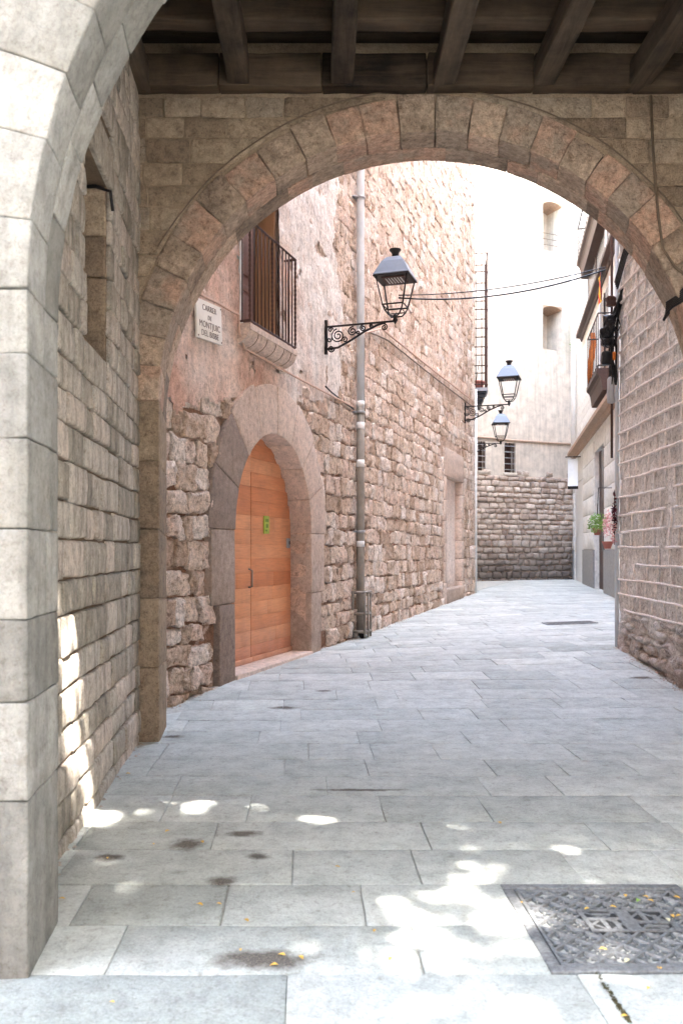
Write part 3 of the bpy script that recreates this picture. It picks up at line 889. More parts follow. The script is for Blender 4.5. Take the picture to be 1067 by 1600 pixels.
# drainpipe
pu = on_left(551, 900)[0]; pz = gz(LF(pu, 0, .13).x, LF(pu, 0, .13).y)
DP = thing('drainpipe', 'tall grey drainpipe down the stone house between door and lane corner', 'pipe', LF(pu, pz, .14))
MB().tube([LF(pu, z, .14) for z in (4.1, 6, 9, 13, 16.5)], .064, 12).build('upper_pipe', M['pipe'], DP)
MB().tube([LF(pu, z, .14) for z in (pz + .12, 1.2, 2.6, 4.12)], .068, 12).build('lower_pipe', M['pipelow'], DP)
MB().tube([LF(pu, pz + .0, .2), LF(pu, pz + .06, .17), LF(pu, pz + .16, .14)], .06, 10).build('outlet', M['iron'], DP)
for z in (1.92, 3.95, 7.6, 10.5):
    b_ = MB().tube([LF(pu, z - .018, .14), LF(pu, z + .018, .14)], .08, 12).box(LF, pu - .12, pu + .12, z - .012, z + .012, .03, .09)
    b_.build('bracket', M['greymetal'], DP)
for z, h in ((1.66, .1), (3.66, .12), (4.03, .11), (3.02, .12), (5.25, .1)):
    MB().tube([LF(pu, z, .14), LF(pu, z + h, .14)], .0705, 12).build('paper_strip', M['white'], DP)
for z in (pz + .12, pz + .42, pz + .78):
    MB().tube([LF(pu - .17, z, .02), LF(pu - .17, z, .27), LF(pu + .17, z, .27), LF(pu + .17, z, .02)], .026, 4).build('guard_hoop', M['pipelow'], DP)
for u, w in ((-.17, .27), (.17, .27), (-.17, .06), (.17, .06), (0, .275)):
    MB().box(LF, pu + u - .022, pu + u + .022, pz + .02, pz + .8, w - .012, w + .012).build('guard_bar', M['pipelow'], DP)

# conduits along the house
def run(pix, w=.1, sag=.012):
    out = []
    for (a, b) in zip(pix, pix[1:]):
        for i in range(8):
            t = i / 8; u, v = on_left(lerp(a[0], b[0], t), lerp(a[1], b[1], t)); out.append(LF(u, v + sag * noise.noise(Vector((u * 3, v, 0))), w))
    u, v = on_left(*pix[-1]); out.append(LF(u, v, w)); return out
c1 = run([(296, 459), (361, 492), (362, 520), (370, 545), (460, 594), (543, 636)])
tag(MB().tube(c1, .014, 6).build('conduit', M['pinkcable'], loc=c1[0]), 'thin painted conduit bending under the balcony from sign to drainpipe', 'conduit')
c2 = run([(560, 650), (561, 520), (590, 514), (660, 570), (736, 628)], .09)
tag(MB().tube(c2[8:], .021, 6).build('conduit', M['pinkcable'], loc=c2[8]), 'long pale conduit sloping along the stone house past the lanterns', 'conduit')
c3 = run([(561, 516), (600, 532), (660, 580), (736, 637)], .085)
tag(MB().tube(c3, .014, 6).build('cable', M['greycable'], loc=c3[0]), 'thin grey cable just below the long pale conduit', 'cable')
c4 = run([(562, 528), (561, 600), (563, 660)], .09)
tag(MB().tube(c4, .008, 6).build('cable', M['greycable'], loc=c4[0]), 'vertical grey cable close beside the drainpipe', 'cable')
c5 = run([(500, 604), (520, 622), (545, 640)], .09)
tag(MB().tube(c5, .012, 6).build('cable', M['rubber'], loc=c5[0]), 'short dark cable running into the drainpipe from the plaster', 'cable')

# ------------------------------------------------------------------ wall lanterns
def spiral(cx, cz, r0, turns, start, sgn=1, n=26):
    out = []
    for i in range(n + 1):
        t = i / n; a = start + sgn * turns * 2 * math.pi * t; r = r0 * (1 - .82 * t)
        out.append((cx + r * math.cos(a), 0, cz + r * math.sin(a)))
    return out
def make_lantern(label):
    t = thing('wall_lantern', label, 'street lamp', (0, 0, 0), 'lanterns on scrolled iron brackets')
    br = MB().box(ID, -.02, .03, -.022, .022, -.44, .08).box(ID, 0, 1.1, -.012, .012, -.035, -.01).build('bracket', M['iron'], t, smooth=False)
    MB().tube([(.03, 0, -.36), (.2, 0, -.35), (.4, 0, -.26), (.62, 0, -.14), (.82, 0, -.06), (.95, 0, -.03)], .017, 6).build('brace', M['iron'], br)
    for (cx, cz, r, tu, st_, sg) in ((.2, -.17, .11, 2.1, R(100), 1), (.43, -.12, .07, 1.8, R(80), 1), (.6, -.085, .05, 1.6, R(90), 1), (.73, -.06, .033, 1.4, R(90), 1),
                                     (.09, -.36, .055, 1.6, R(0), -1), (.93, -.1, .05, 1.6, R(90), -1), (.31, -.24, .05, 1.4, R(200), -1), (.08, -.07, .04, 1.3, R(0), 1), (.52, -.15, .03, 1.2, R(200), -1), (.06, -.22, .04, 1.2, R(30), -1)):
        MB().tube(spiral(cx, cz, r, tu, st_, sg), .011, 5).build('scroll', M['iron'], br)
    lx = 1.1
    sec = lambda prof: MB().lathe((lx, 0, 0), prof, sq=True)
    sec([(.265, .615), (.27, .63), (.255, .655), (.215, .74), (.165, .84), (.11, .905), (.06, .93)]).build('roof', M['lamproof'], t, smooth=False)
    sec([(.272, .6), (.272, .615)]).build('roof_rim', M['iron'], t, smooth=False)
    MB().lathe((lx, 0, 0), [(.055, .925), (.05, .97), (.06, 1.0), (.09, 1.03), (.09, 1.045), (.06, 1.05)], 14).build('chimney_cap', M['iron'], t)
    rp = MB().box(ID, lx - .17, lx + .17, -.17, .17, .585, .6).build('reflector_plate', M['ironbrown'], t, smooth=False)
    m_ = MB()
    for i in range(6):
        for j in range(6): m_.box(ID, lx - .125 + i * .045, lx - .105 + i * .045, -.125 + j * .045, -.105 + j * .045, .58, .5848)
    m_.build('light_dots', M['led'], rp, smooth=False)
    for a in (-1, 1):
        for b in (-1, 1):
            MB().tube([(lx + a * .235, b * .235, .6), (lx + a * .155, b * .155, .2)], .0125, 4).build('corner_bar', M['iron'], t)
            MB().tube([(lx + a * .155, b * .155, .2), (lx + a * .125, b * .125, .12), (lx + a * .08, b * .08, .06), (lx + a * .02, b * .02, .045)], .0115, 5).build('foot_bar', M['iron'], t)
    for z, h, r in ((.2, .157, .013), (.125, .125, .009)):
        MB().tube([(lx - h, -h, z), (lx + h, -h, z), (lx + h, h, z), (lx - h, h, z), (lx - h, -h, z)], r, 4).build('frame_ring', M['iron'], t)
    MB().lathe((lx, 0, 0), [(.004, -.07), (.025, -.035), (.04, -.01), (.03, .02), (.045, .05), (.02, .08)], 10).build('knob', M['iron'], t)
    return t
def copy_tree(o, parent=None):
    c = o.copy(); COL.objects.link(c)
    if parent: c.parent = parent
    for ch in o.children: copy_tree(ch, c)
    return c
lamp = make_lantern('black iron lantern on a scrolled bracket beside the drainpipe, largest of its kind')
u_, v_ = on_left(503, 509); p = LF(u_, v_, .06)
lamp.location = p; lamp.rotation_euler = (0, 0, math.atan2(LN.y, LN.x))
l2 = copy_tree(lamp); l2['label'] = 'iron lantern in front of the potted balcony cage, at the end of the stone house'
u_, v_ = on_left(723, 634); l2.location = LF(u_, v_, .05); l2.scale = (1.14,) * 3; l2.rotation_euler = (0, 0, math.atan2(LN.y, LN.x))
l3 = copy_tree(lamp); l3['label'] = 'iron lantern hanging before the small barred windows, smallest and furthest'
l3.location = (4.66, 32, EYE - (692 - HOR) * 32 / FPX); l3.scale = (1.15,) * 3; l3.rotation_euler = (0, 0, R(-4))

# ------------------------------------------------------------------ house beyond the corner (mostly hidden) with its caged balcony
CH = thing('plaster_house', 'pale house past the stone corner carrying the narrow wire balcony cage', 'house', (4.4, 31, .3))
ca, cb = Vector((3.75, 26.05, 0)), Vector((4.98, 36.1, 0))
cd = (cb - ca).normalized(); CF = frame(ca, cd, (cd.y, -cd.x, 0))
MB().sheet(CF, 0, (cb - ca).length, 0, 17).build('wall', M['farplaster'], CH, smooth=False)
cu0, cu1, cz0, cz1, cpj = .95, 2.1, 6.72, 10.95, .72
MB().box(CF, cu0, cu1, cz0 - .1, cz0, 0, cpj + .02).build('balcony_slab', M['concrete'], CH, smooth=False)
m = MB()
for i in range(4): m.box(CF, cu0 + .03, cu1 - .03, cz0 - .17 - i * .12, cz0 - .1 - i * .12 + .02, 0, cpj - .04 - i * .05)
m.build('balcony_corbel', M['rubber'], CH, smooth=False)
cage = MB().box(CF, cu0, cu0 + .04, cz0, cz1, cpj - .04, cpj).box(CF, cu1 - .04, cu1, cz0, cz1, cpj - .04, cpj).build('wire_cage', M['ironbrown'], CH, smooth=False)
for i in range(8):
    z = lerp(cz0 + .1, cz1, i / 7)
    MB().tube([CF(cu0, z, 0), CF(cu0, z, cpj), CF(cu1, z, cpj), CF(cu1, z, 0)], .02, 4).build('hoop', M['ironbrown'], cage)
for u, w in ((cu0, .18), (cu0, .36), (cu0, .54), (cu0 + .3, cpj), (cu0 + .6, cpj), (cu0 + .9, cpj)):
    MB().tube([CF(u, cz0, w), CF(u, cz1, w)], .013, 4).build('wire', M['ironbrown'], cage)
pt = CF(1.4, cz0, .38)
PT = thing('flower_pot', 'pinkish red planter standing on the caged balcony slab', 'planter', pt)
MB().lathe(pt, [(.2, 0), (.25, .2), (.29, .21), (.29, .27), (.25, .27), (.24, .2)], 16).build('pot', M['terracotta'], PT)
MB().tube([pt + Vector((0, 0, .22)), pt + Vector((.05, 0, .6)), pt + Vector((.12, .02, 1.0))], .012, 5).build('stem', M['bark'], PT)
q = Vector((4.08, 26.12, .3))
tag(MB().tube([q, q + Vector((0, 0, 6.2))], .05, 8).build('corner_pipe', M['white'], loc=q), 'slim white pipe running up the end corner of the stone house', 'pipe')

# ------------------------------------------------------------------ far house closing the lane
FH = thing('cream_house', 'tall cream plastered house with rough stone base closing the lane', 'house', (8, 37, .3))
fw = []
for (x0, x1, y0, y1) in ((746.5, 758.5, 690, 735), (788, 805, 693, 738)):
    a, b = on_far(x0, y1), on_far(x1, y0); fw.append((a[0], b[0], a[1], b[1], .35))
fo = []
for (x0, x1, y0, y1) in ((848, 878, 318, 390), (848, 878, 480, 545)):
    a, b = on_far(x0, y1), on_far(x1, y0); fo.append((a[0], b[0], a[1], b[1], 1.1))
zs0 = on_far(815, 745)[1]
MB().sheet(FF, -3, 6.2, zs0 + .02, 21, holes=fw + fo).build('wall', M['farplaster'], FH, smooth=False)
MB().sheet(FF, -3, 6.2, 0, zs0 + .1, w=-.06).build('stone_base', M['mortar'], FH, smooth=False)
for (a, b, c, d, dp) in fw:
    wd = MB().box(FF, a, b, c, d, -.35, -.33, .3).build('window', M['darkbrown'], FH, smooth=False)
    MB().block(FF, a - .06, b + .06, c - .12, c - .004, -.05, .06, b=.01, amp=.003).build('sill', M['farplaster'], wd)
    for i in range(5):
        z = lerp(c, d, (i + .5) / 5); MB().box(FF, a, b, z - .014, z + .014, -.02, .03).build('bar', M['greymetal'], wd, smooth=False)
    for i in range(3):
        u = lerp(a, b, (i + .5) / 3); MB().box(FF, u - .02, u + .02, c, d, -.045, -.02).build('bar', M['ironbrown'], wd, smooth=False)
for k, (a, b, c, d, dp) in enumerate(fo):
    wd = MB().box(FF, a, b, c, d, -1.1, -1.06, .3).build('window', M['farplaster'], FH, smooth=False)
    MB().box(FF, a + .003, a + .1, c, d - .35, -1.0, -.3).build('shutter', M['darkbrown'], wd, smooth=False)
    pr = [(d - .003, 0)] + [(d - .003 - .32 * (abs(t) ** 2), t) for t in (-1, -.75, -.5, -.25, 0, .25, .5, .75, 1)]
    V = []
    for w in (-.01, -1.05):
        V += [FF(lerp(a, b, (t + 1) / 2), d - .15 * t * t - .002, w) for t in [i / 5 - 1 for i in range(11)]]
    mm = MB(); mm.add(V, [(i, i + 1, 12 + i, 11 + i) for i in range(10)], .3)
    mm.add([FF(a, d, -.01)] + V[:6], [(0, 1, 2, 3, 4, 5, 6)], .3); mm.add([FF(b, d, -.01)] + V[5:11], [(0, 1, 2, 3, 4, 5, 6)], .3)
    mm.build('arched_soffit', M['cornice'], wd)
    if k == 0:
        mm = MB()
        for z in (.25, .5, .75): mm.tube([FF(a, c + z, .02), FF(b, c + z, .02)], .012, 4)
        mm.build('window_rail', M['greycable'], wd)
n = 0; z = .12
while z < zs0 + .1:
    h = rnd.uniform(.2, .3); u = -.6 + rnd.uniform(0, .3)
    while u < 5.7:
        w = rnd.uniform(.25, .55)
        if z + h < zs0 + .25 + .35 * noise.noise(Vector((u * 1.5, 0, 0))):
            MB().block(FF, u + .012, u + w - .012, z + .01, z + h - .01, -.1, rnd.uniform(0, .06), b=.05, n=(2, 2, 1), amp=.03, freq=4, jit=.03, bulge=.03).build('stone', M['farstone'], FH); n += 1
        u += w
    z += h
cp = [FF(*(on_far(x, y)), .05) for x, y in ((745, 683), (765, 684), (775, 686), (800, 688), (830, 690), (860, 692), (893, 694))]
tag(MB().tube(cp, .05, 6).build('conduit', M['cornice'], loc=cp[0]), 'brown conduit crossing the cream house above the barred windows', 'conduit')

# ------------------------------------------------------------------ ribbed rubble wall on the right
RW = thing('rubble_wall', 'rough rendered stone wall with raised mortar ribs rising beside the lane', 'wall', (3.85, 10, 0))
W0 = Vector((3.78 + .05 * (7.8 - 9.5), 7.8, 0)); wd_ = Vector((.05, 1, 0)).normalized(); WF = frame(W0, wd_, (-wd_.y, wd_.x, 0))
UW = (12 - 7.8) / wd_.y
st = .055; nu_ = int(UW / st) + 1; nv_ = int(7.4 / st)
V = []; T = []
for j in range(nv_ + 1):
    for i in range(nu_ + 1):
        u, v = UW * i / nu_, -.1 + 7.4 * j / nv_
        k = 1 + 1.6 * min(1, max(0, (1.0 - v) / .6))
        c = noise.cell(Vector((u * 3.2 + .4 * noise.noise(Vector((u * 3, v * 3, 0))), v * 3.7, 1)))
        w = .012 + .022 * k * noise.fractal(Vector((u * 5, v * 5, 2)), 1, 2, 4) + .012 * k * (noise.noise(Vector((u * 14, v * 14, 3)))) - .01 * k * c
        V.append(WF(u, v, w)); T.append(min(1, max(0, .5 + .5 * noise.fractal(Vector((u * 2, v * 2, 9)), 1, 2, 4))))
m = MB(); q = nu_ + 1
m.add(V, [(j * q + i, j * q + i + 1, (j + 1) * q + i + 1, (j + 1) * q + i) for j in range(nv_) for i in range(nu_)], T)
m.build('render_face', M['render'], RW)
MB().sheet(WF, 0, UW, 7.2, 21, w=.0).build('upper_face', M['render'], RW, smooth=False)  # unseen upper part, made tall to keep sun off the stone house
e0 = WF(UW, 0, 0); m = MB(); m.quad([e0 + Vector((0, 0, -.1)), e0 + Vector((2.5, .3, -.1)), e0 + Vector((2.5, .3, 21)), e0 + Vector((0, 0, 21))], .5); m.build('end_face', M['render'], RW)
m = MB(); m.quad([WF(0, 21, 0), WF(UW, 21, 0), WF(UW, 21, -3), WF(0, 21, -3)]); m.build('roof', M['joint'], RW)
vert = MB(); z = .78; zs = []
while z < 7.2: zs.append(z); z += rnd.uniform(.2, .26)
ph = {}
def ribz(z, u): return z + .02 * noise.noise(Vector((u * 1.1, z * 3, 0))) + .007 * noise.noise(Vector((u * 7, z * 3, 5)))
for k, z in enumerate(zs):
    lo = rnd.choice((0, 0, 0, .5)); hi = UW - rnd.choice((.02, .02, .02, .35))
    if k in (0, 3): hi = UW - .9 if k == 3 else UW - .3
    cuts = [(lo, hi)] if rnd.random() < .6 else [(lo, lerp(lo, hi, .45)), (lerp(lo, hi, .52), hi)]
    for a, b in cuts:
        MB().tube([WF(lerp(a, b, i / 24), ribz(z, lerp(a, b, i / 24)), .032) for i in range(25)], [.017 + .004 * noise.noise(Vector((i * .7, z, 0))) for i in range(25)], 6).build('rib', M['ribm'], RW)
    if k + 1 < len(zs):
        u = rnd.uniform(.05, .4)
        while u < UW - .1:
            if lo < u < hi: vert.tube([WF(u + .01 * rnd.uniform(-1, 1), lerp(ribz(z, u), ribz(zs[k + 1], u), t), .028) for t in (0, .5, 1)], .013, 5)
            u += rnd.uniform(.3, .6)
vert.build('vertical_ribs', M['ribm'], RW, kind='stuff')
z = -.05
base = MB(); nst = 0
while z < .68:
    h = rnd.uniform(.1, .18); u = rnd.uniform(-.2, 0)
    while u < UW:
        w = rnd.uniform(.14, .38)
        if rnd.random() < .8 and u + w < UW + .02:
            MB().block(WF, u + .01, u + w - .01, z + .01, z + h - .01, -.05, rnd.uniform(.02, .06), b=.04, n=(3, 2, 1), amp=.025, freq=8, jit=.03, bulge=.02, tone=rnd.uniform(0, .7)).build('stone', M['render'], RW)
        u += w
    z += h

# ------------------------------------------------------------------ white house on the right, beyond the ribbed wall
WH = thing('white_house', 'white fronted house with brown cornices, balconies and tall shop doors', 'house', (7.5, 28, .3))
UR = (38.4 - 12) / RD.y
d1 = (on_right(911.5, 800)[0], on_right(897.5, 800)[0], .3, on_right(904, 752)[1])
d2 = (on_right(945, 800)[0], on_right(929, 800)[0], .3, on_right(938, 697)[1])
z1 = 5.55; z2 = 9.75
MB().sheet(RF, 0, UR, 0, 23, holes=[d1 + (.1,), d2 + (.22,)]).build('wall', M['facade'], WH, smooth=False)  # unseen top raised to shade the lane and the far house
MB().box(RF, d1[0], d1[1], d1[2], d1[3], -.07, -.04).build('door', M['white'], WH, smooth=False)
dd = MB().box(RF, d2[0], d2[1], d2[2], d2[3], -.2, -.15).build('door', M['darkbrown'], WH, smooth=False)
MB().box(RF, d2[0] + .003, lerp(*d2[:2], .55), 1.6, d2[3] - .02, -.14, -.08).build('door_leaf', M['dark'], dd, smooth=False)
for a, b in ((5, d2[0]), (d2[1], d1[0]), (d1[1], UR)):
    MB().box(RF, a + .02, b - .02, 0, 1.62, -.02, .05).build('plinth', M['plinth'], WH, smooth=False)
    z = 1.63; k = 0
    while z < z1 - .6:
        h = .62; x = a + .06
        while x < b - .1:
            x2 = min(x + 2.2, b - .06)
            MB().block(RF, x + .012, x2 - .012, z + .014, z + h - .014, -.02, .035, b=.012, n=(1, 1, 1), amp=0).build('panel', M['facade'], WH); x = x2
        z += h
for zc, pj, hh in ((z1, .3, .3), (z2, .26, .28)):
    cn = MB().prism(RF, [(zc, 0), (zc, pj * .3), (zc + hh * .4, pj * .45), (zc + hh * .55, pj), (zc + hh, pj), (zc + hh + .04, 0)], 9.5, UR - .8 if zc == z1 else UR - 5).build('cornice', M['cornice'] if zc == z1 else M['darkbrown'], WH, smooth=False)
z = z1 + .5
while z < z2 - .2:
    MB().box(RF, 9.5, UR - 4.6, z + .012, z + .30, -.01, .035).build('siding_board', M['facade'], WH, smooth=False); z += .31
def balcony(px0, px1, zb, pj, mat, h, name='balcony'):
    u1 = on_right(px0, 600)[0]; u0 = on_right(px1, 600)[0]
    b = MB().prism(RF, [(zb, 0), (zb, pj), (zb - .12, pj), (zb - .2, pj - .08), (zb - .3, pj - .12), (zb - .62, pj - .16), (zb - .64, 0)], u0, u1).build(name, mat, WH, smooth=False)
    r = MB()
    for z in (zb + .08, zb + h): r.tube([RF(u0, z, 0), RF(u0, z, pj - .04), RF(u1, z, pj - .04), RF(u1, z, 0)], .022, 4)
    r.build('railing', M['iron'], b, smooth=False)
    k = max(2, int((u1 - u0) / .4))
    for i in range(k + 1): MB().tube([RF(lerp(u0, u1, i / k), zb, pj - .04), RF(lerp(u0, u1, i / k), zb + h, pj - .04)], .012, 4).build('baluster', M['iron'], b)
    return u0, u1
bb = balcony(939, 958, 6.75, .45, M['darkbrown'], 1.55)
bt = balcony(921, 953, 12.0, .45, M['darkbrown'], 1.2)
for (a, b, c, d) in ((bb[0] + .3, bb[1] - .3, 6.76, 9.3), (bt[0] + .4, bt[1] - .4, 12.22, 14.8), (bt[0] + .5, bt[1] - .2, 10.2, 11.2)):
    w_ = MB().box(RF, a, b, c, d, .036, .06).build('window', M['dark'], WH, smooth=False)
    MB().box(RF, a - .1, a, c, d + .1, .036, .09).build('frame', M['white'], w_, smooth=False)
    MB().box(RF, b, b + .1, c, d + .1, .036, .09).build('frame', M['white'], w_, smooth=False)
    MB().box(RF, lerp(a, b, .5) - .05, lerp(a, b, .5) + .05, c, d, .06, .09).build('mullion', M['darkbrown'], w_, smooth=False)
m = MB(); m.quad([RF(0, 23, 0), RF(UR, 23, 0), RF(UR, 23, -4), RF(0, 23, -4)]); m.build('roof', M['joint'], WH)
# things on and by the white house
ru = on_right(902, 500)[0]
q = RF(ru, 5.95, .16)
tag(MB().tube([q + Vector((0, 0, z)) for z in (0, 4, 8, 11)], .11, 10).build('drainpipe', M['white'], loc=q), 'thick white drainpipe on the white house near the far corner', 'pipe')
a = on_right(907, 736); q = RF(a[0], a[1], .3)
HS = thing('hanging_sign', 'blank pale signboard hung over the white shop door', 'sign', q)
MB().block(lambda u, v, w: RF(a[0] + w, a[1] + v, .3 + u), -.2, .2, -.6, .5, -.03, .03, b=.01, amp=0).build('board', M['white'], HS)
MB().tube([RF(a[0], a[1] + .58, 0), RF(a[0], a[1] + .58, .6)], .02, 6).build('arm', M['iron'], HS)
MB().box(lambda u, v, w: RF(a[0] + w, a[1] + v, .3 + u), -.2, .2, -.72, -.605, -.05, .05).build('light_bar', M['iron'], HS, smooth=False)
def leaf_cloud(mb, c, r, n, size, flat=.6, drop=0):
    for _ in range(n):
        d = Vector((rnd.gauss(0, 1), rnd.gauss(0, 1), rnd.gauss(0, 1))); d = d.normalized() * (rnd.random() ** .4)
        p = Vector(c) + Vector((d.x * r[0], d.y * r[1], d.z * r[2])) - Vector((0, 0, drop * abs(d.x + d.y)))
        x = Vector((rnd.gauss(0, 1), rnd.gauss(0, 1), rnd.gauss(0, flat))).normalized(); y = x.cross(Vector((rnd.gauss(0, 1), rnd.gauss(0, 1), rnd.gauss(0, 1)))).normalized()
        s_ = size * rnd.uniform(.6, 1.3)
        mb.add([p - x * s_, p + y * s_ * .45, p + x * s_, p - y * s_ * .45], [(0, 1, 2, 3)])
    return mb
q = at(933, 815, 24); a = on_right(938, 815)
FE = thing('hanging_fern', 'bright green fern in a hanging pot by the dark shop doorway', 'plant', q)
leaf_cloud(MB(), q, (.27, .3, .28), 520, .042, .5, .12).build('fronds', M['greenleaf'], FE)
MB().lathe(q - Vector((0, 0, .3)), [(.08, -.08), (.13, .1), (.14, .11)], 10).build('pot', M['terracotta'], FE)
MB().tube([q + Vector((0, 0, .2)), q + Vector((.05, .05, .95)), q + Vector((.5, .1, .95))], .015, 5).build('hanger', M['iron'], FE)
q = at(949, 822, 22.8)
FL = thing('flower_basket', 'basket of pink blossoms hanging next to the green fern', 'flowers', q)
leaf_cloud(MB(), q + Vector((0, 0, .05)), (.13, .18, .4), 260, .036, 1).build('blossoms', M['pinkflower'], FL)
MB().lathe(q - Vector((0, 0, .5)), [(.09, -.1), (.15, .08), (.16, .09)], 10).build('basket', M['terracotta'], FL)
q = at(960, 812, 11.96)
GA = thing('flower_garland', 'dark red flower garland hanging at the edge of the ribbed wall', 'flowers', q)
leaf_cloud(MB(), q + Vector((0, 0, .08)), (.035, .04, .3), 130, .028, 1).build('dark_flowers', M['maroon'], GA)
leaf_cloud(MB(), q + Vector((-.01, 0, -.2)), (.035, .04, .16), 60, .026, 1).build('pink_flowers', M['pinkflower'], GA)
MB().tube([q + Vector((0, 0, -.35)), q + Vector((0, 0, .42))], .006, 5).build('cord', M['iron'], GA)
a = on_far(890, 540); q = FF(a[0], a[1], .3)
IV = thing('hanging_ivy', 'green ivy trailing down the gap between cream and white houses', 'plant', q)
leaf_cloud(MB(), q, (.16, .16, .8), 220, .075, 1).build('leaves', M['greenleaf'], IV)
MB().tube([q - Vector((0, 0, .8)), q + Vector((0.02, 0, .9))], .015, 5).build('stem', M['bark'], IV)
# flag and cloths on the balcony
a = on_right(951, 448); q = RF(a[0], a[1], .25)
FG = thing('flag', 'small red and yellow flag hung under the upper balcony', 'flag', q)
for k in range(4):
    Vv = [RF(a[0] + .16 * (k) - .3, a[1] + z, .25 + .04 * math.sin(z * 6 + k)) for z in (-.42, -.14, .14, .42)] + [RF(a[0] + .16 * (k + 1) - .3, a[1] + z - .05, .25 + .04 * math.sin(z * 6 + k + 1)) for z in (-.42, -.14, .14, .42)]
    MB().add(Vv, [(0, 1, 5, 4), (1, 2, 6, 5), (2, 3, 7, 6)]).build('stripe', M['red' if k % 2 == 0 else 'yellow'], FG)
MB().tube([RF(a[0] - .32, a[1] - .45, .25), RF(a[0] - .32, a[1] + .55, .25)], .015, 5).build('pole', M['iron'], FG)
q = RF(bb[1] + .06, 7.6, .6)
m = MB(); Vv = []
for i in range(9):
    z = 6.7 + i * .23
    for k, w in enumerate((.2, .26, .32, .38)): Vv.append(RF(bb[1] + .05 + .06 * math.sin(i * .9 + k), z, w + .05 * math.sin(i * .7)))
m.add(Vv, [(i * 4 + k, i * 4 + k + 1, i * 4 + k + 5, i * 4 + k + 4) for i in range(8) for k in range(3)])
tag(m.build('cloth', M['orange'], loc=q), 'long orange cloth draped over the end of the lower balcony', 'cloth')

# pipes and cable bundle at the corner of the ribbed wall
for (x, y, r, z0, z1_, mat, nm, lb) in ((3.862, 12.02, .032, .24, 7.2, 'pipe', 'corner_pipe', 'pale grey pipe up the corner edge of the ribbed wall'),
                                        (3.80, 12.06, .018, 2.9, 7.4, 'ironbrown', 'cable_pipe', 'thin brown pipe behind the black cable bundle')):
    q = Vector((x, y, z0)); tag(MB().tube([q, q + Vector((0, 0, (z1_ - z0) / 2)), q + Vector((0, 0, z1_ - z0))], r, 8).build(nm, M[mat], loc=q), lb, 'pipe')
q = at(952, 540, 11.95)
CB_ = thing('cable_bundle', 'tangled black cables and boxes hanging on the corner of the ribbed wall', 'cables', q)
for k in range(9):
    o_ = Vector((rnd.uniform(-.05, .05), rnd.uniform(-.08, .03), 0))
    pts = [at(960 + 22 - 30 * min(1, t * 2.2) * .8, 432 + 170 * t, 11.93) + o_ + Vector((.035 * noise.noise(Vector((t * 5, k, 0))), .02 * noise.noise(Vector((t * 5, k, 7))), 0)) for t in [i / 14 for i in range(15)]]
    MB().tube(pts, .013, 6).build('cable', M['rubber'], CB_)
for (px, py, w, h, mat) in ((948, 520, .1, .13, 'rubber'), (953, 505, .09, .2, 'rubber'), (949, 560, .085, .15, 'rubber'), (958, 557, .03, .09, 'orange'), (956, 470, .07, .12, 'ironbrown'), (955, 610, .05, .3, 'greymetal'), (953, 535, .12, .08, 'rubber')):
    c = at(px, py, 11.9)
    MB().block(ID, c.x - w, c.x + w * .7, c.y - .06, c.y + .06, c.z - h / 2 * 1.2, c.z + h / 2 * 1.2, b=.025, n=(3, 2, 3), amp=.02, freq=14, back=True).build('junction_box', M[mat], CB_)
for k in range(5):
    cc = at(947 + 3 * k, 515 + rnd.uniform(-18, 22), 11.84); r = rnd.uniform(.05, .1)
    MB().tube([cc + Vector((r * math.cos(a_), .02 * math.sin(3 * a_), r * 1.5 * math.sin(a_))) for a_ in [i * math.pi / 8 for i in range(17)]], .009, 5).build('coil', M['rubber'], CB_)
pts = [WF(UW - .05, 5.25, .06), WF(UW - .5, 5.55, .06), WF(UW - 1.4, 5.75, .06), WF(1.2, 5.8, .06), WF(.0, 5.7, .06)]
q = pts[0]
m = MB()
for k in range(4): m.tube([lerp(pts[int(t)], pts[min(4, int(t) + 1)], t - int(t)) + Vector((-.01 * k, 0, .03 * k + .02 * noise.noise(Vector((t * 3, k, 1))))) for t in [i / 5 for i in range(21)]], .014, 6)
tag(m.build('cable', M['rubber'], loc=q), 'thick black cable strand fixed across the top of the ribbed wall', 'cable')
# overhead wires from the first lantern
ls = lamp.location + LN * 1.15 + Vector((0, 0, .32)); le = at(946, 421, 12.2)
for k, (sg, r, lb) in enumerate(((.16, .012, 'black overhead wire sagging from the large lantern across the lane'), (.1, .008, 'finer upper wire strung from the large lantern across the lane'))):
    pts = [ls.lerp(le, t) - Vector((0, 0, sg * 4 * t * (1 - t) - .04 * k)) for t in [i / 20 for i in range(21)]]
    tag(MB().tube(pts, r, 5).build('overhead_wire', M['rubber'], loc=pts[0]), lb, 'wire')
# cables on the brown arch
pts = [F2(u, .335 + .012 * noise.noise(Vector((u * 3, 0, 0))), .035) for u in [1.15 + i * .13 for i in range(38)]]
tag(MB().tube(pts, .006, 6).build('cable', M['greycable'], loc=pts[0]), 'thin cable following the curve of the brown wedge stones', 'cable')
pts = [Vector((x, 7.1, z)) for x, z in ((2.56, 5.37), (2.58, 4.9), (2.62, 4.4), (2.66, 4.1), (2.76, 3.95), (2.95, 3.8))]
tag(MB().tube(pts, .011, 6).build('cable', M['greycable'], loc=pts[0]), 'loose cable dropping from the ceiling down the brown arch', 'cable')
q = at(1048, 487, 7.35)
m = MB()
for k in range(6): m.tube([at(1037 + 1.5 * k, 500 - 2 * k, 7.34), at(1042, 487 - 3 * k, 7.28), at(1052 + k, 478 - 3 * k, 7.2), at(1066, 470 - 3.5 * k, 7.11), at(1090, 455 - 4 * k, 7.10)], .012, 6)
tag(m.build('cable', M['rubber'], loc=q), 'black knot of cables on the inner side of the brown arch', 'cable')

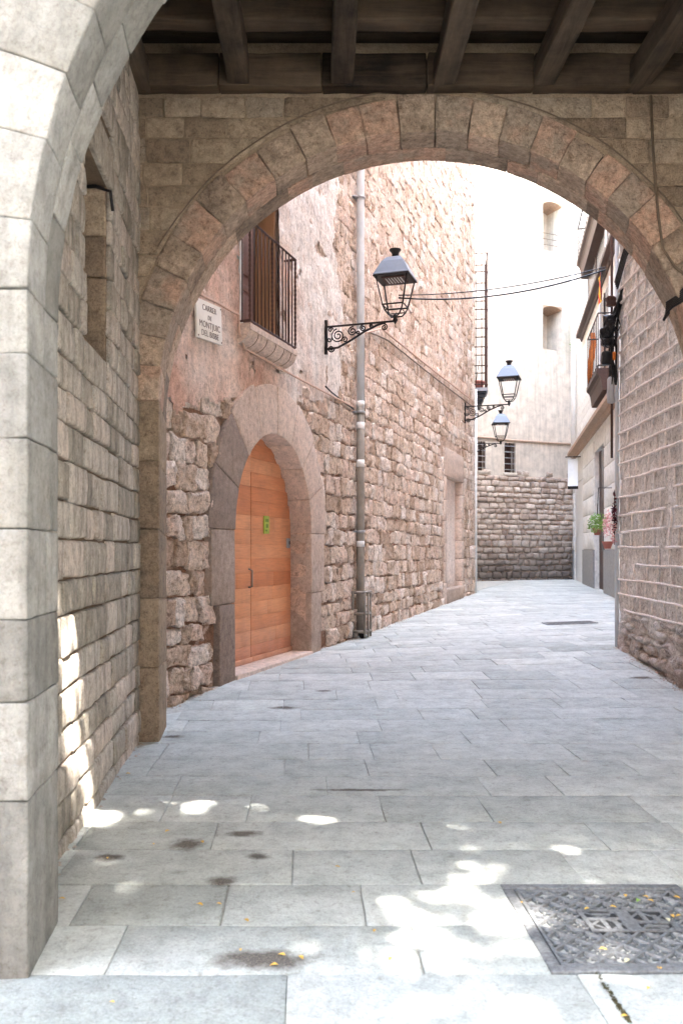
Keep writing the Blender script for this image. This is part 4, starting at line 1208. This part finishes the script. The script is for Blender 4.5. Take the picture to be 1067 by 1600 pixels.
# ------------------------------------------------------------------ iron covers in the paving
MX0, MX1, MY0, MY1 = .795, 1.64, 3.245, 4.095
def FM(u, v, w): return Vector((u - .045 * (v - 3.2), v, w))
MC = thing('manhole_cover', 'square cast iron access cover with raised diamond ribs set in the paving', 'manhole cover', (1.2, 3.67, 0))
for (a, b, c, d) in ((MX0, MX1, MY0, MY0 + .05), (MX0, MX1, MY1 - .05, MY1), (MX0, MX0 + .05, MY0 + .053, MY1 - .053), (MX1 - .05, MX1, MY0 + .053, MY1 - .053)):
    MB().block(FM, a, b, c, d, -.05, .006, b=.005, amp=.001, back=True).build('frame_bar', M['cast'], MC)
lid = MB().box(FM, MX0 + .05, MX1 - .05, MY0 + .05, MY1 - .05, -.05, -.02).build('lid', M['castpit'], MC, smooth=False)
lx0, lx1, ly0, ly1 = MX0 + .062, MX1 - .062, MY0 + .062, MY1 - .062
for (a, b, c, d) in ((lx0 - .006, lx1 + .006, ly0 - .006, ly0 + .012), (lx0 - .006, lx1 + .006, ly1 - .012, ly1 + .006), (lx0 - .006, lx0 + .012, ly0 + .0125, ly1 - .0125), (lx1 - .012, lx1 + .006, ly0 + .0125, ly1 - .0125)):
    MB().block(FM, a, b, c, d, -.02, .001, b=.003, amp=0).build('rim', M['cast'], lid)
S = lx1 - lx0; N = 6
def clip_rib(c, sgn):
    # line x = c + sgn*y in unit square
    pts = []
    for y in (0, 1):
        x = c + sgn * y
        if 0 <= x <= 1: pts.append((x, y))
    for x in (0, 1):
        y = (x - c) / sgn
        if 0 < y < 1: pts.append((x, y))
    return pts[:2] if len(pts) >= 2 else None
for sgn in (1, -1):
    for k in range(-N + 1, N):
        c = k / N if sgn == 1 else 1 + k / N
        pp = clip_rib(c, sgn)
        if not pp: continue
        (xa, ya), (xb, yb) = pp
        A_ = Vector((lx0 + xa * S, ly0 + ya * S, 0)); B_ = Vector((lx0 + xb * S, ly0 + yb * S, 0)); d = (B_ - A_)
        if d.length < .05: continue
        nr = Vector((-d.y, d.x, 0)).normalized()
        hz = .0005 if sgn == 1 else 0
        prof = [(-.013, -.02), (-.006, .0), (.006, .0), (.013, -.02)]
        Vv = [FM(p_.x + nr.x * a, p_.y + nr.y * a, b + hz) for p_ in (A_, B_) for a, b in prof]
        MB().add(Vv, [(0, 1, 5, 4), (1, 2, 6, 5), (2, 3, 7, 6)]).build('rib', M['cast'], lid, smooth=False)
for i in range(N):
    for j in range(N * 2):
        pass
m = MB()
for i in range(N + 1):
    for j in range(N + 1):
        for off in (0, .5):
            cx, cy = lx0 + (i + off) / N * S, ly0 + (j + off) / N * S
            if not (lx0 + .03 < cx < lx1 - .03 and ly0 + .03 < cy < ly1 - .03): continue
            for dx, dy in ((1, 0), (0, 1)):
                hx, hy = (.05, .006) if dx else (.006, .05)
                m.box(FM, cx - hx, cx + hx, cy - hy, cy + hy, -.02, -.005 - .0007 * dx)
m.build('small_ribs', M['cast'], lid, smooth=False)
ex, ey = (lx0 + lx1) / 2 + .04, (ly0 + ly1) / 2 + .03
MB().block(FM, ex - .19, ex + .19, ey - .11, ey + .11, -.018, -.001, b=.002, amp=0, tone=.5).build('emblem_plate', M['castpit'], lid)
m = MB()
for (a, b, c, d) in ((-.19, .19, -.11, -.09), (-.19, .19, .09, .11), (-.03, .03, -.09, .09), (-.19, -.17, -.09, .09), (.17, .19, -.09, .09), (-.17, -.03, .0, .025), (-.12, -.1, -.09, 0), (-.07, -.05, -.09, 0), (.03, .17, -.03, -.008), (.07, .09, -.008, .09), (.12, .14, -.008, .05), (-.14, -.06, .045, .065), (.05, .15, -.07, -.05)):
    m.box(FM, ex + a, ex + b, ey + c, ey + d, -.001, .0045)
m.build('emblem', M['cast'], lid, smooth=False)
MB().lathe(FM(1.45, 3.37, -.008), [(.03, 0), (.03, .004)], 12).build('key_hole', M['iron'], lid)
gq = Vector((4.2, 15.8, 0)); gq.z = gz(gq.x, gq.y) + .004
DG = thing('drain_grate', 'grey iron drain grate across the paving near the ribbed wall corner', 'drain grate', gq)
FG_ = lambda u, v, w: Vector((gq.x + u, gq.y + v, gz(gq.x + u, gq.y + v) + .002 + w))
for (a, b, c, d) in ((-.46, .46, -.24, -.2), (-.46, .46, .2, .24), (-.46, -.42, -.197, .197), (.42, .46, -.197, .197)):
    MB().block(FG_, a, b, c, d, -.03, .012, b=.004, amp=0).build('frame_bar', M['cast'], DG)
MB().box(FG_, -.42, .42, -.2, .2, -.02, .0045).build('pit', M['iron'], DG, smooth=False)  # black plate laid over the slabs in place of a shaded hollow
for i in range(13):
    u = -.4 + i * .0665
    MB().box(FG_, u - .009, u + .009, -.198, .198, .0045, .010).build('slot_bar', M['cast'], DG, smooth=False)

gm = MB()
def grit(F, a, b, n, w):
    for _ in range(n):
        u = rnd.uniform(a, b); p = F(u, 0, abs(rnd.gauss(0, w)) + .02); r = rnd.uniform(.006, .022)
        p.z = gz(p.x, p.y)
        V_ = [p + Vector((r * math.cos(t) * rnd.uniform(.7, 1.2), r * math.sin(t) * rnd.uniform(.7, 1.2), -.002)) for t in (0, 1.26, 2.5, 3.77, 5.0)]
        gm.add(V_ + [p + Vector((0, 0, r * .8))], [(i, (i + 1) % 5, 5) for i in range(5)])
grit(lambda u, v, w: FP(u, v, w), 3.75, 7.1, 60, .03)
grit(LF, .8, 2.0, 90, .05); grit(LF, 5.4, 19, 420, .07); grit(WF, 0, UW, 240, .06)
gm.build('gravel', M['grit'], kind='stuff', loc=(0, 8, 0))
ms = MB()
for k in range(160):
    t = rnd.random(); px, py = lerp(932, 985, t) + rnd.gauss(0, 1.2), lerp(1522, 1600, t)
    Y = FPX * EYE / (py - HOR); leaf_cloud(ms, ((px - CXP) * Y / FPX, Y, .0), (.008, .012, .004), 3, .008, 1)
q = Vector((1.15, 3.05, 0))
ms.build('joint_moss', M['moss'], kind='stuff', loc=q)
# ------------------------------------------------------------------ fallen leaves
def leaf(x, y, size, z, mat, label, group):
    a = rnd.uniform(0, 6.28); d = Vector((math.cos(a), math.sin(a), 0)); e = Vector((-d.y, d.x, 0)); c = Vector((x, y, z))
    lift = size * .35
    Vv = [c - d * size, c - d * size * .3 + e * size * .5 + Vector((0, 0, lift)), c + d * size * .4 + e * size * .4 + Vector((0, 0, lift * .8)), c + d * size, c + d * size * .4 - e * size * .4 + Vector((0, 0, lift * .6)), c - d * size * .3 - e * size * .5 + Vector((0, 0, lift)), c + Vector((0, 0, .002))]
    tag(MB().add(Vv, [(i, (i + 1) % 6, 6) for i in range(6)]).build('fallen_leaf', M[mat], loc=c), label, 'leaf', group)
for (px, py, mat, z) in ((977, 1400, 'ochreleaf', 0), (1008, 1402, 'ochreleaf', 0), (1057, 1403, 'ochreleaf', 0), (958, 1418, 'ochreleaf', 0), (917, 1421, 'ochreleaf', 0), (1016, 1408, 'ochreleaf', 0), (1060, 1432, 'ochreleaf', 0), (942, 1484, 'ochreleaf', 0), (1050, 1432, 'ochreleaf', 0)):
    Y = FPX * (EYE - .004) / (py - HOR); leaf((px - CXP) * Y / FPX, Y, .017, .004, mat, 'small yellow leaf lying on the square iron cover', 'yellow leaves on the iron cover')
for (px, py, mat) in ((997, 1408, 'greenleaf'), (1043, 1438, 'paleleaf'), (980, 1502, 'paleleaf')):
    Y = FPX * (EYE - .004) / (py - HOR); leaf((px - CXP) * Y / FPX, Y, .02, .004, mat, {997: 'single green leaf on the iron cover', 1043: 'pale curled leaf at the far right of the iron cover', 980: 'pale leaf on the front edge of the iron cover'}[px], None)
for (px, py) in ((428, 1510), (376, 1486), (440, 1494), (342, 1414), (312, 1415), (385, 1440), (316, 1317), (200, 1210), (97, 1406), (815, 1412), (813, 1438), (1013, 1546), (470, 1498), (585, 1456), (552, 1396), (262, 1300), (240, 1320), (175, 1568), (50, 1510), (975, 1590), (610, 1500), (527, 1356), (168, 1342), (780, 1287), (1030, 1515)):
    Y = FPX * EYE / (py - HOR); x = (px - CXP) * Y / FPX
    leaf(x, Y, rnd.uniform(.009, .02), gz(x, Y) + .003, 'ochreleaf', 'small yellow leaf fallen on the grey stone paving', 'yellow leaves on the paving')

# ------------------------------------------------------------------ plane trees behind the viewer: tall ones cast dapples, others added to block sky
rnd.seed(23)
def tree(x, y, h, cr, label, dens):
    t = thing('plane_tree', label, 'tree', (x, y, 0), 'trees of the square')
    MB().tube([(x, y, -.1), (x + .1, y, h * .3), (x - .1, y + .1, h * .6), (x, y, h)], [.28, .22, .16, .06], 10).build('trunk', M['bark'], t)
    m = MB()
    for k in range(7):
        a = k * .9 + rnd.random(); z = h * rnd.uniform(.45, .7)
        m.tube([(x, y, z), (x + math.cos(a) * cr * .5, y + math.sin(a) * cr * .5, z + cr * .45), (x + math.cos(a) * cr * .85, y + math.sin(a) * cr * .85, z + cr * .7)], [.09, .06, .02], 6)
    m.build('limbs', M['bark'], t)
    cr_ = MB()
    for k in range(dens):
        d = Vector((rnd.gauss(0, 1), rnd.gauss(0, 1), rnd.gauss(0, .7))); d = d.normalized() * rnd.random() ** .45
        c = Vector((x, y, h)) + Vector((d.x * cr, d.y * cr, d.z * cr * .62))
        if h > 11 and noise.noise(c * .8 + Vector((3, 1, 7))) > .1: continue  # gaps cut into the tall crowns to shape the dapples
        leaf_cloud(cr_, c, (.6, .6, .4), 22, .17, .6)
    cr_.build('crown', M['treeleaf'], t)
for (tx, ty, th_, tr, lab, dn) in ((7.0, -1.5, 12, 4.6, 'tall plane tree on the square, right of the archway and close to it', 800), (1.8, -1.6, 12, 4.7, 'tall plane tree on the square, straight before the archway', 900),
                      (-4.8, -1.5, 11.5, 4.6, 'tall plane tree on the square, left of the archway and close to it', 620), (8.5, -7.4, 8.2, 4.4, 'low broad plane tree further out on the square, on the right', 640),
                      (2.6, -7.7, 8.2, 4.4, 'low broad plane tree further out on the square, in the middle', 640), (-3.4, -7.8, 8.2, 4.4, 'low broad plane tree further out on the square, on the left', 640), (13.0, -1.8, 10, 4.2, 'broad plane tree at the far right side of the square', 560)):
    tree(tx, ty, th_, tr, lab, dn)
SQ = thing('square_house', 'plain ochre houses closing the square behind the viewer', 'house', (0, -26, 0))  # unseen houses and wings added to hold back low sky light
MB().box(ID, -34, 36, -32, -24, 0, 13, .4).build('wall', M['plaster'], SQ, smooth=False)
MB().box(ID, -34, -19, -23.99, 3, 0, 13, .8).build('side_wing', M['plaster'], SQ, smooth=False)
MB().box(ID, 22, 36, -23.99, 3, 0, 13, .8).build('side_wing', M['plaster'], SQ, smooth=False)
